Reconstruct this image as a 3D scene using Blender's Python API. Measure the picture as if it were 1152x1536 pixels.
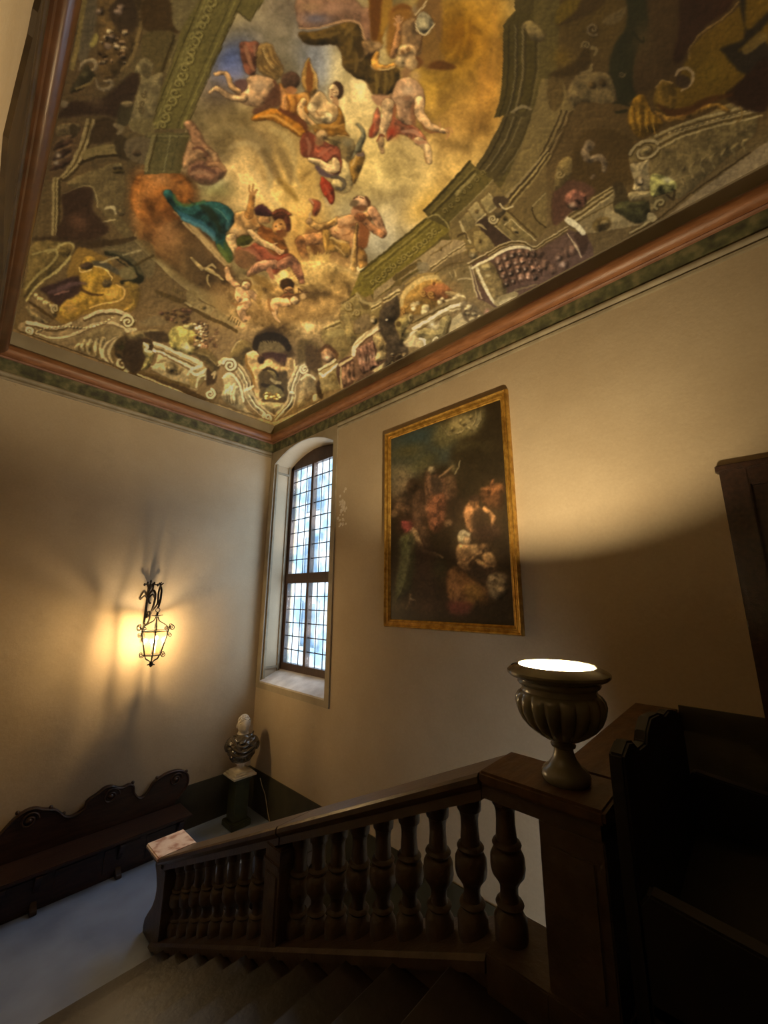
import bpy, bmesh, math, random
import numpy as np
from mathutils import Vector, Matrix

for o in list(bpy.data.objects):
    bpy.data.objects.remove(o)
SC = bpy.context.scene
COL = SC.collection
random.seed(7)
PI = math.pi

# ------------------------------------------------------------------ camera
FPX = 585.0                      # focal length in pixels of the 1152x1536 frame
AZ, PIT, ROLL = math.radians(43.1), math.radians(12.5), math.radians(0.35)
EYE = (0.0, 0.0, 3.4)
FW = Vector((math.cos(PIT)*math.cos(AZ), math.cos(PIT)*math.sin(AZ), math.sin(PIT)))
RT0 = Vector((math.sin(AZ), -math.cos(AZ), 0.0))
UP0 = RT0.cross(FW)
RT = RT0*math.cos(ROLL) + UP0*math.sin(ROLL)
UP = UP0*math.cos(ROLL) - RT0*math.sin(ROLL)
cam = bpy.data.cameras.new('camera')
cam.sensor_fit = 'HORIZONTAL'; cam.sensor_width = 36.0
cam.lens = FPX/1152.0*36.0
cam.clip_start = 0.02; cam.clip_end = 200
camo = bpy.data.objects.new('camera', cam)
COL.objects.link(camo)
m = Matrix((RT, UP, -FW)).transposed().to_4x4()
m.translation = Vector(EYE)
camo.matrix_world = m
SC.camera = camo

# ------------------------------------------------------------------ view + world
vs = SC.view_settings
vs.view_transform = 'Standard'; vs.look = 'None'; vs.gamma = 1.0
vs.use_curve_mapping = False
vs.exposure = 0.0
W = bpy.data.worlds.new('sky'); SC.world = W
W.use_nodes = True
wn = W.node_tree.nodes['Background']
wn.inputs[0].default_value = (0.84, 0.92, 1.0, 1)
wn.inputs[1].default_value = 9.5
URN_POWER = 190.0
LANTERN_POWER = 84.0
# the window guides the daylight sampling
pl = bpy.data.lights.new('window_portal', 'AREA')
pl.shape = 'RECTANGLE'; pl.size = 1.5; pl.size_y = 4.0
pl.cycles.is_portal = True
po = bpy.data.objects.new('window_portal', pl); COL.objects.link(po)
po.location = (4.36, 5.85, 4.1)
po.rotation_euler = (0, math.radians(90), 0)
po.rotation_euler = Vector((-1, 0, 0)).to_track_quat('-Z', 'Y').to_euler()

# room numbers (metres, lower landing floor z = 0)
XL, XR, YF, YB = -0.2, 3.9, 6.75, -3.2
ZC = 6.85
LAND = 1.72

# ------------------------------------------------------------------ materials
def lin(c):
    return tuple(((v/12.92) if v <= .04045 else ((v+.055)/1.055)**2.4) for v in c)
def hexc(h):
    return lin(tuple(int(h[i:i+2], 16)/255 for i in (0, 2, 4)))
MATS = {}
def mat(name, c1, c2=None, scale=4.0, rough=.6, metal=0.0, bump=0.0, bscale=30.0, coat=0.0, stretch=None, detail=6.0, spec=.5, c3=None, contrast=(.35, .68)):
    if name in MATS: return MATS[name]
    M = bpy.data.materials.new(name); M.use_nodes = True
    nt = M.node_tree; N = nt.nodes; Lk = nt.links
    b = N['Principled BSDF']
    b.inputs['Roughness'].default_value = rough
    b.inputs['Metallic'].default_value = metal
    b.inputs['Coat Weight'].default_value = coat
    b.inputs['Coat Roughness'].default_value = .25
    b.inputs['Specular IOR Level'].default_value = spec
    tc = N.new('ShaderNodeTexCoord'); mp = N.new('ShaderNodeMapping')
    Lk.new(tc.outputs['Object'], mp.inputs['Vector'])
    if stretch: mp.inputs['Scale'].default_value = stretch
    c2 = c2 or tuple(v*.8 for v in c1)
    nz = N.new('ShaderNodeTexNoise'); nz.inputs['Scale'].default_value = scale; nz.inputs['Detail'].default_value = detail
    Lk.new(mp.outputs[0], nz.inputs['Vector'])
    rp = N.new('ShaderNodeValToRGB')
    rp.color_ramp.elements[0].position = contrast[0]; rp.color_ramp.elements[1].position = contrast[1]
    rp.color_ramp.elements[0].color = (*c2, 1); rp.color_ramp.elements[1].color = (*c1, 1)
    if c3:
        e = rp.color_ramp.elements.new((contrast[0]+contrast[1])/2); e.color = (*c3, 1)
    Lk.new(nz.outputs['Fac'], rp.inputs['Fac'])
    Lk.new(rp.outputs['Color'], b.inputs['Base Color'])
    if bump:
        n2 = N.new('ShaderNodeTexNoise'); n2.inputs['Scale'].default_value = bscale; n2.inputs['Detail'].default_value = 8
        Lk.new(mp.outputs[0], n2.inputs['Vector'])
        bp = N.new('ShaderNodeBump'); bp.inputs['Strength'].default_value = bump; bp.inputs['Distance'].default_value = .02
        Lk.new(n2.outputs['Fac'], bp.inputs['Height']); Lk.new(bp.outputs[0], b.inputs['Normal'])
    MATS[name] = M
    return M

def plaster(name, base, warm, stain, edge=None):
    """limewash: broad cloudy tone, fine grain, a few flaked and dirty spots"""
    M = bpy.data.materials.new(name); M.use_nodes = True
    nt = M.node_tree; N = nt.nodes; Lk = nt.links; b = N['Principled BSDF']
    b.inputs['Roughness'].default_value = .85; b.inputs['Specular IOR Level'].default_value = .2
    tc = N.new('ShaderNodeTexCoord')
    def noise(sc, det, rough=.55):
        n = N.new('ShaderNodeTexNoise'); n.inputs['Scale'].default_value = sc; n.inputs['Detail'].default_value = det
        n.inputs['Roughness'].default_value = rough
        Lk.new(tc.outputs['Object'], n.inputs['Vector']); return n
    def ramp(src, p0, p1, c0=(0, 0, 0), c1=(1, 1, 1)):
        r = N.new('ShaderNodeValToRGB'); r.color_ramp.elements[0].position = p0; r.color_ramp.elements[1].position = p1
        r.color_ramp.elements[0].color = (*c0, 1); r.color_ramp.elements[1].color = (*c1, 1)
        Lk.new(src.outputs['Fac'], r.inputs['Fac']); return r
    def mix(f, a, bb, mode='MIX'):
        x = N.new('ShaderNodeMix'); x.data_type = 'RGBA'; x.blend_type = mode
        if isinstance(f, float): x.inputs[0].default_value = f
        else: Lk.new(f, x.inputs[0])
        for i, v in ((6, a), (7, bb)):
            if isinstance(v, tuple): x.inputs[i].default_value = (*v, 1)
            else: Lk.new(v, x.inputs[i])
        return x.outputs[2]
    c = ramp(noise(.7, 5), .38, .64, warm, base).outputs[0]
    c = mix(ramp(noise(2.3, 8, .65), .60, .74).outputs[0], c, tuple(.86*v for v in base))
    spots = ramp(noise(5.5, 10, .7), .705, .73)
    c = mix(spots.outputs[0], c, stain)
    g = ramp(noise(45, 4), .3, .8, (.93, .93, .93), (1.03, 1.03, 1.03)).outputs[0]
    c = mix(1.0, c, g, 'MULTIPLY')
    Lk.new(c, b.inputs['Base Color'])
    n2 = noise(7, 9, .62); bp = N.new('ShaderNodeBump'); bp.inputs['Strength'].default_value = .25; bp.inputs['Distance'].default_value = .02
    Lk.new(n2.outputs['Fac'], bp.inputs['Height']); Lk.new(bp.outputs[0], b.inputs['Normal'])
    MATS[name] = M
    return M

M_WALL = plaster('limewashed_plaster', (.44, .352, .243), (.38, .297, .198), (.265, .20, .13))
M_DADO = mat('dark_dado_paint', (.06, .052, .028), (.034, .029, .016), 3.0, .55, bump=.15)
M_FLOOR = mat('grey_stone_floor', (.27, .335, .48), (.20, .25, .37), 2.2, .42, bump=.12, bscale=14)
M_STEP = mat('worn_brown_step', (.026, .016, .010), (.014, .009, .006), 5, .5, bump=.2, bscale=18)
M_STONE = mat('dark_carved_stone', (.125, .088, .060), (.07, .048, .032), 7, .42, bump=.25, bscale=40)
M_RAIL = mat('polished_brown_rail', (.13, .088, .055), (.08, .053, .033), 6, .33, bump=.15, bscale=30)
M_COPE = mat('reddish_coping', (.14, .072, .028), (.07, .035, .013), 5, .5, bump=.3, bscale=12, stretch=(1, 3, 1))
M_MARBLE = mat('pink_veined_marble', (.86, .72, .67), (.50, .28, .22), 9, .25, coat=.3, detail=10, c3=(.78, .61, .55), contrast=(.36, .6))
M_WHITE = mat('pale_stone', (.66, .62, .53), (.52, .47, .38), 12, .5)
M_BRONZE = mat('dark_brown_marble', (.085, .065, .042), (.045, .034, .022), 9, .26, coat=.5)
M_GREYSTONE = mat('grey_stone_head', (.55, .49, .40), (.40, .35, .27), 14, .45)
M_GREENM = mat('green_marble_shaft', (.060, .068, .030), (.028, .032, .014), 7, .35)
M_WOOD = mat('dark_walnut', (.050, .022, .013), (.022, .010, .006), 5, .38, bump=.2, bscale=25, stretch=(1, 6, 6))
M_WINWOOD = mat('brown_window_wood', (.062, .031, .017), (.034, .017, .010), 6, .5, bump=.2, stretch=(6, 6, 1))
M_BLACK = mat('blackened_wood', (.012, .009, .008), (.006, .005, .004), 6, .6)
M_LEAD = mat('lead_came', (.035, .035, .035), (.02, .02, .02), 20, .5, metal=.4)
M_IRON = mat('wrought_iron', (.030, .022, .015), (.014, .010, .007), 25, .45, metal=.7, bump=.3, bscale=60)
M_GOLD = mat('gilded_frame', (.62, .38, .085), (.34, .18, .035), 16, .33, metal=.75, bump=.4, bscale=45, c3=(.50, .29, .06))
M_TERRA = mat('terracotta_roll', (.27, .115, .05), (.17, .068, .028), 5, .42, bump=.15, stretch=(1, 1, 8))
M_PINK = mat('rose_fillet', (.24, .115, .07), (.16, .07, .042), 6, .5)
M_FRIEZE = mat('green_painted_frieze', (.175, .150, .075), (.045, .040, .025), 9, .7, c3=(.085, .088, .040), contrast=(.34, .66), detail=9)
M_MOULD = mat('grey_cornice_moulding', (.27, .225, .15), (.18, .145, .095), 5, .65)
M_FASCIA = mat('plain_plaster_band', (.33, .275, .195), (.27, .22, .15), 3, .85)
M_URN = mat('glazed_grey_urn', (.21, .19, .12), (.11, .10, .062), 6, .24, coat=.5, bump=.1)
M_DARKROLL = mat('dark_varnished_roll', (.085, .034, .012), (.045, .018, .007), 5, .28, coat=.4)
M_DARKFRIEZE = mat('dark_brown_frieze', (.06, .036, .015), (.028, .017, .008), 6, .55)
M_URNIN = mat('white_urn_lining', (.85, .83, .76), (.8, .78, .7), 5, .6)
M_SILL = mat('grey_sill_stone', (.56, .53, .50), (.40, .37, .35), 5, .55, bump=.2)
M_CABLE = mat('pale_cable', (.45, .36, .22), (.35, .27, .16), 9, .5)

def emit(name, col, s):
    M = bpy.data.materials.new(name); M.use_nodes = True
    nt = M.node_tree; nt.nodes.remove(nt.nodes['Principled BSDF'])
    e = nt.nodes.new('ShaderNodeEmission'); e.inputs[0].default_value = (*col, 1); e.inputs[1].default_value = s
    nt.links.new(e.outputs[0], nt.nodes['Material Output'].inputs[0]); return M
def glassmat(name, tint, tint2, gloss=.06, diff=0.0, dcol=(1, 1, 1), scale=3.0):
    M = bpy.data.materials.new(name); M.use_nodes = True
    nt = M.node_tree; N = nt.nodes; N.remove(N['Principled BSDF']); Lk = nt.links
    tc = N.new('ShaderNodeTexCoord'); nz = N.new('ShaderNodeTexNoise'); nz.inputs['Scale'].default_value = scale; nz.inputs['Detail'].default_value = 6
    geo = N.new('ShaderNodeNewGeometry')
    Lk.new(geo.outputs['Position'], nz.inputs['Vector'])
    rp = N.new('ShaderNodeValToRGB'); rp.color_ramp.elements[0].position = .40; rp.color_ramp.elements[1].position = .60
    rp.color_ramp.elements[0].color = (*tint2, 1); rp.color_ramp.elements[1].color = (*tint, 1)
    Lk.new(nz.outputs['Fac'], rp.inputs['Fac'])
    t = N.new('ShaderNodeBsdfTransparent'); Lk.new(rp.outputs[0], t.inputs[0])
    g = N.new('ShaderNodeBsdfGlossy'); g.inputs['Roughness'].default_value = .12
    mx = N.new('ShaderNodeMixShader'); mx.inputs[0].default_value = gloss
    Lk.new(t.outputs[0], mx.inputs[1]); Lk.new(g.outputs[0], mx.inputs[2]); out = mx
    if diff:
        d = N.new('ShaderNodeBsdfTranslucent'); d.inputs[0].default_value = (*dcol, 1)
        m2 = N.new('ShaderNodeMixShader'); m2.inputs[0].default_value = diff
        Lk.new(mx.outputs[0], m2.inputs[1]); Lk.new(d.outputs[0], m2.inputs[2]); out = m2
    Lk.new(out.outputs[0], N['Material Output'].inputs[0]); return M
M_GLASS = glassmat('old_window_glass', (1, 1, 1), (.62, .74, .84))
M_LGLASS = glassmat('amber_lantern_glass', (1, .93, .78), (.95, .86, .66), .04, .014, (1, .80, .45), 12)

# ------------------------------------------------------------------ mesh helpers
class MB:
    def __init__(s): s.v = []; s.f = []
    def add(s, vs, fs):
        n = len(s.v); s.v += [tuple(p) for p in vs]; s.f += [tuple(i+n for i in q) for q in fs]; return s
    def box(s, x0, x1, y0, y1, z0, z1):
        return s.add([(x0,y0,z0),(x1,y0,z0),(x1,y1,z0),(x0,y1,z0),(x0,y0,z1),(x1,y0,z1),(x1,y1,z1),(x0,y1,z1)],
                     [(0,3,2,1),(4,5,6,7),(0,1,5,4),(1,2,6,5),(2,3,7,6),(3,0,4,7)])
    def hexa(s, p):       # 8 corners, bottom ring then top ring
        return s.add(p, [(0,3,2,1),(4,5,6,7),(0,1,5,4),(1,2,6,5),(2,3,7,6),(3,0,4,7)])
    def prism(s, pts, a, b, axis='y'):
        """closed outline extruded along an axis; pts are the two other coordinates in x,y,z order"""
        n = len(pts)
        def P(u, w, t):
            return (t, u, w) if axis == 'x' else ((u, t, w) if axis == 'y' else (u, w, t))
        vs = [P(u, w, a) for u, w in pts] + [P(u, w, b) for u, w in pts]
        fs = [tuple(range(n))[::-1], tuple(range(n, 2*n))] + [(i, (i+1) % n, (i+1) % n+n, i+n) for i in range(n)]
        return s.add(vs, fs)
    def lathe(s, prof, c=(0, 0, 0), n=24, flute=None, cap=True, sq=None):
        cx, cy, cz = c; vs = []; fs = []
        for j, (r, z) in enumerate(prof):
            for i in range(n):
                a = 2*PI*i/n
                rr = r
                if flute: rr = r*(1+flute(j, a))
                vs.append((cx+rr*math.cos(a), cy+rr*math.sin(a), cz+z))
        for j in range(len(prof)-1):
            for i in range(n):
                k = (i+1) % n
                fs.append((j*n+i, j*n+k, (j+1)*n+k, (j+1)*n+i))
        if cap:
            fs.append(tuple(range(n))[::-1]); fs.append(tuple((len(prof)-1)*n+i for i in range(n)))
        return s.add(vs, fs)
    def tube(s, pts, r, n=6, caps=True):
        pts = [Vector(p) for p in pts]; m = len(pts)
        rs = r if isinstance(r, (list, tuple)) else [r]*m
        vs = []; fs = []; up = None
        for i, p in enumerate(pts):
            t = (pts[min(i+1, m-1)]-pts[max(i-1, 0)])
            if t.length < 1e-9: t = Vector((0, 0, 1))
            t.normalize()
            if up is None:
                up = Vector((0, 0, 1)) if abs(t.z) < .9 else Vector((1, 0, 0))
            a = t.cross(up)
            if a.length < 1e-6: a = t.cross(Vector((0.3, .8, .5)))
            a.normalize(); b = a.cross(t); up = b
            for k in range(n):
                q = p + (a*math.cos(2*PI*k/n)+b*math.sin(2*PI*k/n))*rs[i]
                vs.append(tuple(q))
        for i in range(m-1):
            for k in range(n):
                l = (k+1) % n
                fs.append((i*n+k, i*n+l, (i+1)*n+l, (i+1)*n+k))
        if caps: fs.append(tuple(range(n))[::-1]); fs.append(tuple((m-1)*n+k for k in range(n)))
        return s.add(vs, fs)
    def sphere(s, c, r, nu=16, nv=10, fn=None):
        vs = []; fs = []
        for j in range(nv+1):
            th = PI*j/nv
            for i in range(nu):
                ph = 2*PI*i/nu
                d = Vector((math.sin(th)*math.cos(ph), math.sin(th)*math.sin(ph), math.cos(th)))
                if fn: d = fn(d)
                rr = r if isinstance(r, tuple) else (r, r, r)
                vs.append((c[0]+d[0]*rr[0], c[1]+d[1]*rr[1], c[2]+d[2]*rr[2]))
        for j in range(nv):
            for i in range(nu):
                k = (i+1) % nu
                fs.append((j*nu+i, (j+1)*nu+i, (j+1)*nu+k, j*nu+k))
        return s.add(vs, fs)
    def sweep(s, prof, stations):
        """open profile placed at each station (a function mapping (u,w)->xyz)"""
        n = len(prof); vs = []; fs = []
        for st in stations: vs += [st(u, w) for u, w in prof]
        for j in range(len(stations)-1):
            for i in range(n-1):
                fs.append((j*n+i, j*n+i+1, (j+1)*n+i+1, (j+1)*n+i))
        return s.add(vs, fs)
    def build(s, name, material, parent=None, smooth=False, bevel=0.0, merge=False, seg=2):
        me = bpy.data.meshes.new(name)
        me.from_pydata(s.v, [], s.f)
        bm = bmesh.new(); bm.from_mesh(me)
        if merge: bmesh.ops.remove_doubles(bm, verts=bm.verts, dist=1e-5)
        bmesh.ops.recalc_face_normals(bm, faces=bm.faces)
        if bevel:
            es = [e for e in bm.edges if len(e.link_faces) == 2 and e.calc_face_angle(0) > .6]
            bmesh.ops.bevel(bm, geom=es, offset=bevel, segments=seg, affect='EDGES', clamp_overlap=True)
        bm.to_mesh(me); bm.free()
        me.materials.append(material)
        if smooth:
            me.shade_smooth()
            me.set_sharp_from_angle(angle=math.radians(42))
        return obj(name, me, parent)
def obj(name, me, parent=None):
    o = bpy.data.objects.new(name, me); COL.objects.link(o)
    if parent: o.parent = parent
    return o
def tag(o, label=None, cat=None, group=None, kind=None):
    if label: o['label'] = label
    if cat: o['category'] = cat
    if group: o['group'] = group
    if kind: o['kind'] = kind
    return o
def empty(name, loc=(0, 0, 0)):
    o = bpy.data.objects.new(name, None); COL.objects.link(o); o.location = loc
    o.empty_display_size = .1; return o
def loc_parts(root):
    """parts are built in world coordinates: keep them there under a root with a location"""
    for c in [q for q in COL.objects if q.parent is root]:
        c.matrix_parent_inverse = Matrix.Translation(-Vector(root.location))
def copy_part(o, loc, parent=None):
    c = o.copy(); COL.objects.link(c); c.location = loc
    if parent is not None: c.parent = parent
    return c
def arc(cx, cz, r, a0, a1, n=8):
    return [(cx+r*math.cos(a0+(a1-a0)*i/n), cz+r*math.sin(a0+(a1-a0)*i/n)) for i in range(n+1)]
def smooth_pts(P, n=4, closed=False):
    """Catmull-Rom through 2D or 3D points"""
    P = [Vector(p) for p in P]; m = len(P); out = []
    rng = range(m) if closed else range(m-1)
    for i in rng:
        p0 = P[(i-1) % m] if closed or i > 0 else P[0]
        p1, p2 = P[i], P[(i+1) % m]
        p3 = P[(i+2) % m] if closed or i+2 < m else P[-1]
        for k in range(n):
            t = k/n
            out.append(.5*((2*p1)+(p2-p0)*t+(2*p0-5*p1+4*p2-p3)*t*t+(3*p1-p0-3*p2+p3)*t**3))
    if not closed: out.append(P[-1])
    return [tuple(q) for q in out]
# ================================================================== STRUCTURE
def struct(o, label=None, cat=None):
    o['kind'] = 'structure'
    if label: o['label'] = label
    if cat: o['category'] = cat
    return o
ZB = -2.0
# floors
mb = MB(); mb.box(XL, 2.2, 4.1, YF, -.2, 0); mb.box(2.2, XR, 5.45, YF, -.2, 0)
struct(mb.build('floor', M_FLOOR), 'grey stone floor of the lower landing by the bench', 'floor')
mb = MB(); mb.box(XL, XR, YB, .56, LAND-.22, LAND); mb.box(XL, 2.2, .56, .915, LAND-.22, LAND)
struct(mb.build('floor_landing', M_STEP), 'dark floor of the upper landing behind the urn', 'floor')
mb = MB(); mb.box(2.2, XR, YB, 5.45, ZB-.1, ZB)
struct(mb.build('floor_stairwell', M_STEP), 'dark floor at the foot of the descending flight', 'floor')

# stairs the viewer looks down
st = struct(empty('staircase', (XL, 1.31, 0)), 'dark steps descending to the grey floor beside the balustrade', 'stairs')
RISE, GO, Y1 = .172, .36, 4.55
for k in range(1, 11):
    y = Y1-GO*(k-1); z = RISE*k
    mb = MB()
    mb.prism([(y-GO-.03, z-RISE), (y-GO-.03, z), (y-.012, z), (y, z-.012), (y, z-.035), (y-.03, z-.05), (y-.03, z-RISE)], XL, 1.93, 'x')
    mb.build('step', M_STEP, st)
loc_parts(st)
# flight going down behind the balustrade
st2 = struct(empty('staircase_descending', (2.2, 5.45, ZB)), 'flight of steps going down between the balustrade and window wall', 'stairs')
for k in range(1, 11):
    y = 5.45-.30*(k-1); z = -.2*k
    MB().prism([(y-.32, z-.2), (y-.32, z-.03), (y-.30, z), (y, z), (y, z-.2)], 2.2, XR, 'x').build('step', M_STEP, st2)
loc_parts(st2)
# inner cheek wall under the balustrade and under the landing edge
mb = MB(); mb.prism([(5.45, ZB), (5.45, -.205), (4.62, -.205), (4.62, -.02), (1.31, 1.50), (.56, 1.50), (.56, ZB)], 1.95, 2.2, 'x')
struct(mb.build('wall_stair_cheek', M_STONE), 'dark stone cheek wall below the stair balustrade', 'wall')

# walls
mb = MB(); mb.box(XL-.2, XR+.2, YF, YF+.2, ZB, ZC)
wl = struct(mb.build('wall_left', M_WALL), 'beige plaster wall behind the lantern and the bench', 'wall')
MB().box(XL, XR-.012, YF-.012, YF+.01, 0, .6).build('dado', M_DADO, wl)
mb = MB(); mb.box(XL-.2, XL, YB, YF, ZB, ZC)
struct(mb.build('wall_near', M_WALL), 'beige plaster wall at the left edge under the cornice', 'wall')
mb = MB(); mb.box(XL-.2, XR+.2, YB-.2, YB, ZB, ZC)
struct(mb.build('wall_back', M_WALL), 'plaster wall behind the viewer', 'wall')

# window wall with the arched opening
WY0, WY1, WZ0, SPR = 4.80, 6.60, 1.95, 5.98
wc = (WY0+WY1)/2; hw = (WY1-WY0)/2; risec = .245
RA = (hw*hw+risec*risec)/(2*risec); cz = SPR+risec-RA
a0 = math.asin(hw/RA)
archp = [(wc+RA*math.sin(-a0+2*a0*i/16), cz+RA*math.cos(-a0+2*a0*i/16)) for i in range(17)]
T = .55
mb = MB()
mb.box(XR, XR+T, YB, WY0, ZB, ZC); mb.box(XR, XR+T, WY1, YF, ZB, ZC); mb.box(XR, XR+T, WY0, WY1, ZB, WZ0)
top = [(WY0, ZC)] + archp + [(WY1, ZC)]
for i in range(16):
    (y0, z0), (y1, z1) = archp[i], archp[i+1]
    mb.hexa([(XR, y0, z0), (XR+T, y0, z0), (XR+T, y1, z1), (XR, y1, z1), (XR, y0, ZC), (XR+T, y0, ZC), (XR+T, y1, ZC), (XR, y1, ZC)])
wr = struct(mb.build('wall_right', M_WALL), 'beige plaster wall with the window, the painting and the dark door', 'wall')
MB().box(XR-.012, XR+.01, .56, YF-.012, -1.9, .6).build('dado', M_DADO, wr)
MB().box(XR-.015, XR+.01, YB, .556, LAND, 2.62).build('dado', M_DADO, wr)
MB().tube(smooth_pts([(XR-.03, 6.36, .52), (XR-.03, 6.28, .42), (XR-.03, 6.18, .33), (XR-.03, 6.06, .10), (XR-.03, 5.98, .0)]), .006, 6).build('wall_cable', M_CABLE, wr)

# window
wi = struct(empty('window_1', (XR+.2, wc, WZ0)), 'tall arched leaded window beside the painting', 'window')
XG = 4.30
GY0, GY1 = 5.20, 6.50
GZ0, GZ1, TZ0, TZ1 = 2.25, 5.93, 3.665, 3.845
# border band on the wall around the opening
mb = MB()
mb.box(XR-.022, XR+.01, 4.70, WY0, 1.855, 6.245); mb.box(XR-.022, XR+.01, WY1, 6.73, 1.855, 6.245); mb.box(XR-.022, XR+.01, WY0, WY1, 1.855, WZ0)
for i in range(16):
    (y0, z0), (y1, z1) = archp[i], archp[i+1]
    mb.hexa([(XR-.022, y0, z0), (XR+.01, y0, z0), (XR+.01, y1, z1), (XR-.022, y1, z1), (XR-.022, y0, 6.245), (XR+.01, y0, 6.245), (XR+.01, y1, 6.245), (XR-.022, y1, 6.245)])
mb.build('surround', mat('stone_surround', (.31, .26, .18), (.24, .195, .13), 5, .7, bump=.15), wi)
# sill
MB().hexa([(XR-.02, WY0, WZ0-.06), (XG+.05, 5.05, WZ0-.06), (XG+.05, 6.6, WZ0-.06), (XR-.02, 6.6, WZ0-.06),
           (XR-.02, WY0, 1.975), (XG+.05, 5.05, 2.16), (XG+.05, 6.6, 2.16), (XR-.02, 6.6, 1.975)]).build('sill', M_SILL, wi)
# jamb on the near side narrows the opening towards the glass
MB().hexa([(XR, WY0-.01, 1.9), (XG+.2, WY0-.01, 1.9), (XG+.2, 5.08, 1.9), (XR, WY0+.005, 1.9),
           (XR, WY0-.01, 6.2), (XG+.2, WY0-.01, 6.2), (XG+.2, 5.08, 6.2), (XR, WY0+.005, 6.2)]).build('jamb', M_WALL, wi)
mb = MB()   # panelled far jamb
mb.box(XR+.02, XR+.06, 6.575, 6.61, 2.0, 6.0); mb.box(XR+.30, XR+.34, 6.575, 6.61, 2.1, 6.0)
mb.box(XR+.06, XR+.30, 6.575, 6.61, 5.80, 5.84); mb.box(XR+.06, XR+.30, 6.575, 6.61, 2.16, 2.20)
mb.build('jamb_moulding', M_MOULD, wi)
mb = MB()   # wooden frame: stiles, rails and the arched head
mb.box(XG-.03, XG+.05, GY1, 6.62, 2.1, 6.05); mb.box(XG-.03, XG+.05, 5.04, GY0, 2.1, 6.05)
mb.box(XG-.03, XG+.05, GY0, GY1, 2.13, GZ0)
hd = []
for i in range(13):
    t = i/12; y = GY0-.16+(GY1-GY0+.28)*t
    hd.append((y, 6.02+.2*(1-(2*t-1)**2)))
mb.prism([(hd[0][0], GZ1)] + hd + [(hd[-1][0], GZ1)], XG-.03, XG+.05, 'x')
mb.build('frame', M_WINWOOD, wi)
MB().box(XG-.05, XG+.06, GY0, GY1, TZ0, TZ1).box(XG-.065, XG, GY0, GY1, TZ0+.05, TZ1-.05).build('transom', M_WINWOOD, wi)
for (z0, z1) in ((GZ0, TZ0), (TZ1, GZ1)):
    MB().box(XG-.045, XG+.05, 5.815, 5.885, z0, z1).build('mullion', M_WINWOOD, wi)
# closing reveal behind the frame so daylight only enters through the glass
MB().box(XG+.01, XG+.04, 4.8, 5.05, 1.9, 6.25).box(XG+.01, XG+.04, 5.0, 6.7, 6.0, 6.3).box(XG+.01, XG+.04, 5.0, 6.7, 1.8, 2.14).build('frame_back', M_WINWOOD, wi)
pane_me = {}
for (z0, z1, rows) in ((GZ0, TZ0, 6), (TZ1, GZ1, 8)):
    ph = (z1-z0)/rows
    for (y0, y1) in ((GY0, 5.815), (5.885, GY1)):
        pw = (y1-y0)/3
        cm = MB()
        for i in range(1, 3): cm.box(XG-.006, XG+.008, y0+pw*i-.006, y0+pw*i+.006, z0, z1)
        for j in range(1, rows): cm.box(XG-.010, XG+.008, y0, y1, z0+ph*j-.008, z0+ph*j+.008)
        cm.build('lead_came', M_LEAD, wi)
        for i in range(3):
            for j in range(rows):
                key = (round(pw, 4), round(ph, 4))
                if key not in pane_me:
                    q = MB().box(-.0015, .0015, -pw/2, pw/2, -ph/2, ph/2)
                    o = q.build('pane', M_GLASS, wi); pane_me[key] = o
                else:
                    o = copy_part(pane_me[key], (0, 0, 0))
                o.location = (XG, y0+pw*(i+.5), z0+ph*(j+.5))
                o.rotation_euler = (0, random.uniform(-.01, .01), random.uniform(-.01, .01))
loc_parts(wi)

# cornice
CPARTS = [('lower_moulding', M_MOULD, [(0, 6.15), (.022, 6.155), (.028, 6.175), (.012, 6.19), (.012, 6.2), (.034, 6.215), (.04, 6.235), (.034, 6.25), (0, 6.25)]),
          ('frieze', M_FRIEZE, [(.0, 6.25), (.018, 6.25), (.022, 6.43), (0, 6.43)]),
          ('fillet', M_PINK, [(0, 6.43), (.045, 6.432), (.055, 6.445), (.05, 6.462), (0, 6.47)]),
          ('torus', M_TERRA, [(0, 6.455)] + arc(.062, 6.535, .08, -PI*.5, PI*.5, 12) + [(0, 6.62)]),
          ('fascia', M_FASCIA, [(0, 6.60), (.008, 6.61), (.008, ZC), (0, ZC)])]
def cornice(name, label, sta, stb, skip=(), swap={}):
    r = struct(empty(name, sta(0, 6.15)), label, 'cornice')
    for nm, mt, prof in CPARTS:
        b = stb
        if nm in skip: b = skip[nm]
        a = sta if not isinstance(b, tuple) else b[0]
        bb = b if not isinstance(b, tuple) else b[1]
        MB().sweep(prof, [a, bb]).build(nm, swap.get(nm, mt), r, smooth=True)
    loc_parts(r); return r
cornice('trim_1', 'painted cornice with terracotta roll above the lantern wall', lambda u, w: (XL+u, YF-u, w), lambda u, w: (XR-u, YF-u, w))
cornice('trim_2', 'painted cornice with terracotta roll above the painting', lambda u, w: (XR-u, YF-u, w), lambda u, w: (XR-u, YB, w),
        {'lower_moulding': (lambda u, w: (XR-u, 4.70, w), lambda u, w: (XR-u, YB, w))})
tr3 = cornice('trim_3', 'cornice running up the left edge of the picture', lambda u, w: (XL+u, YB, w), lambda u, w: (XL+u, YF-u, w),
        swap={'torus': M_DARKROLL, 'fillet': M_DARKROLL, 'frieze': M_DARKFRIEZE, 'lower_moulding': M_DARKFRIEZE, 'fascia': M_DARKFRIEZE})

MB().prism([(2.03, 6.02), (2.10, 5.95), (2.16, 5.72), (2.24, 5.48), (2.55, 5.52), (3.2, 5.74), (4.2, 6.08), (4.6, 6.2), (2.03, 6.2)], XL, XL+.02, 'x').build('dark_band', M_DARKFRIEZE, tr3)  # dark tapered band laid on the wall below the cornice
loc_parts(tr3)
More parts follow.
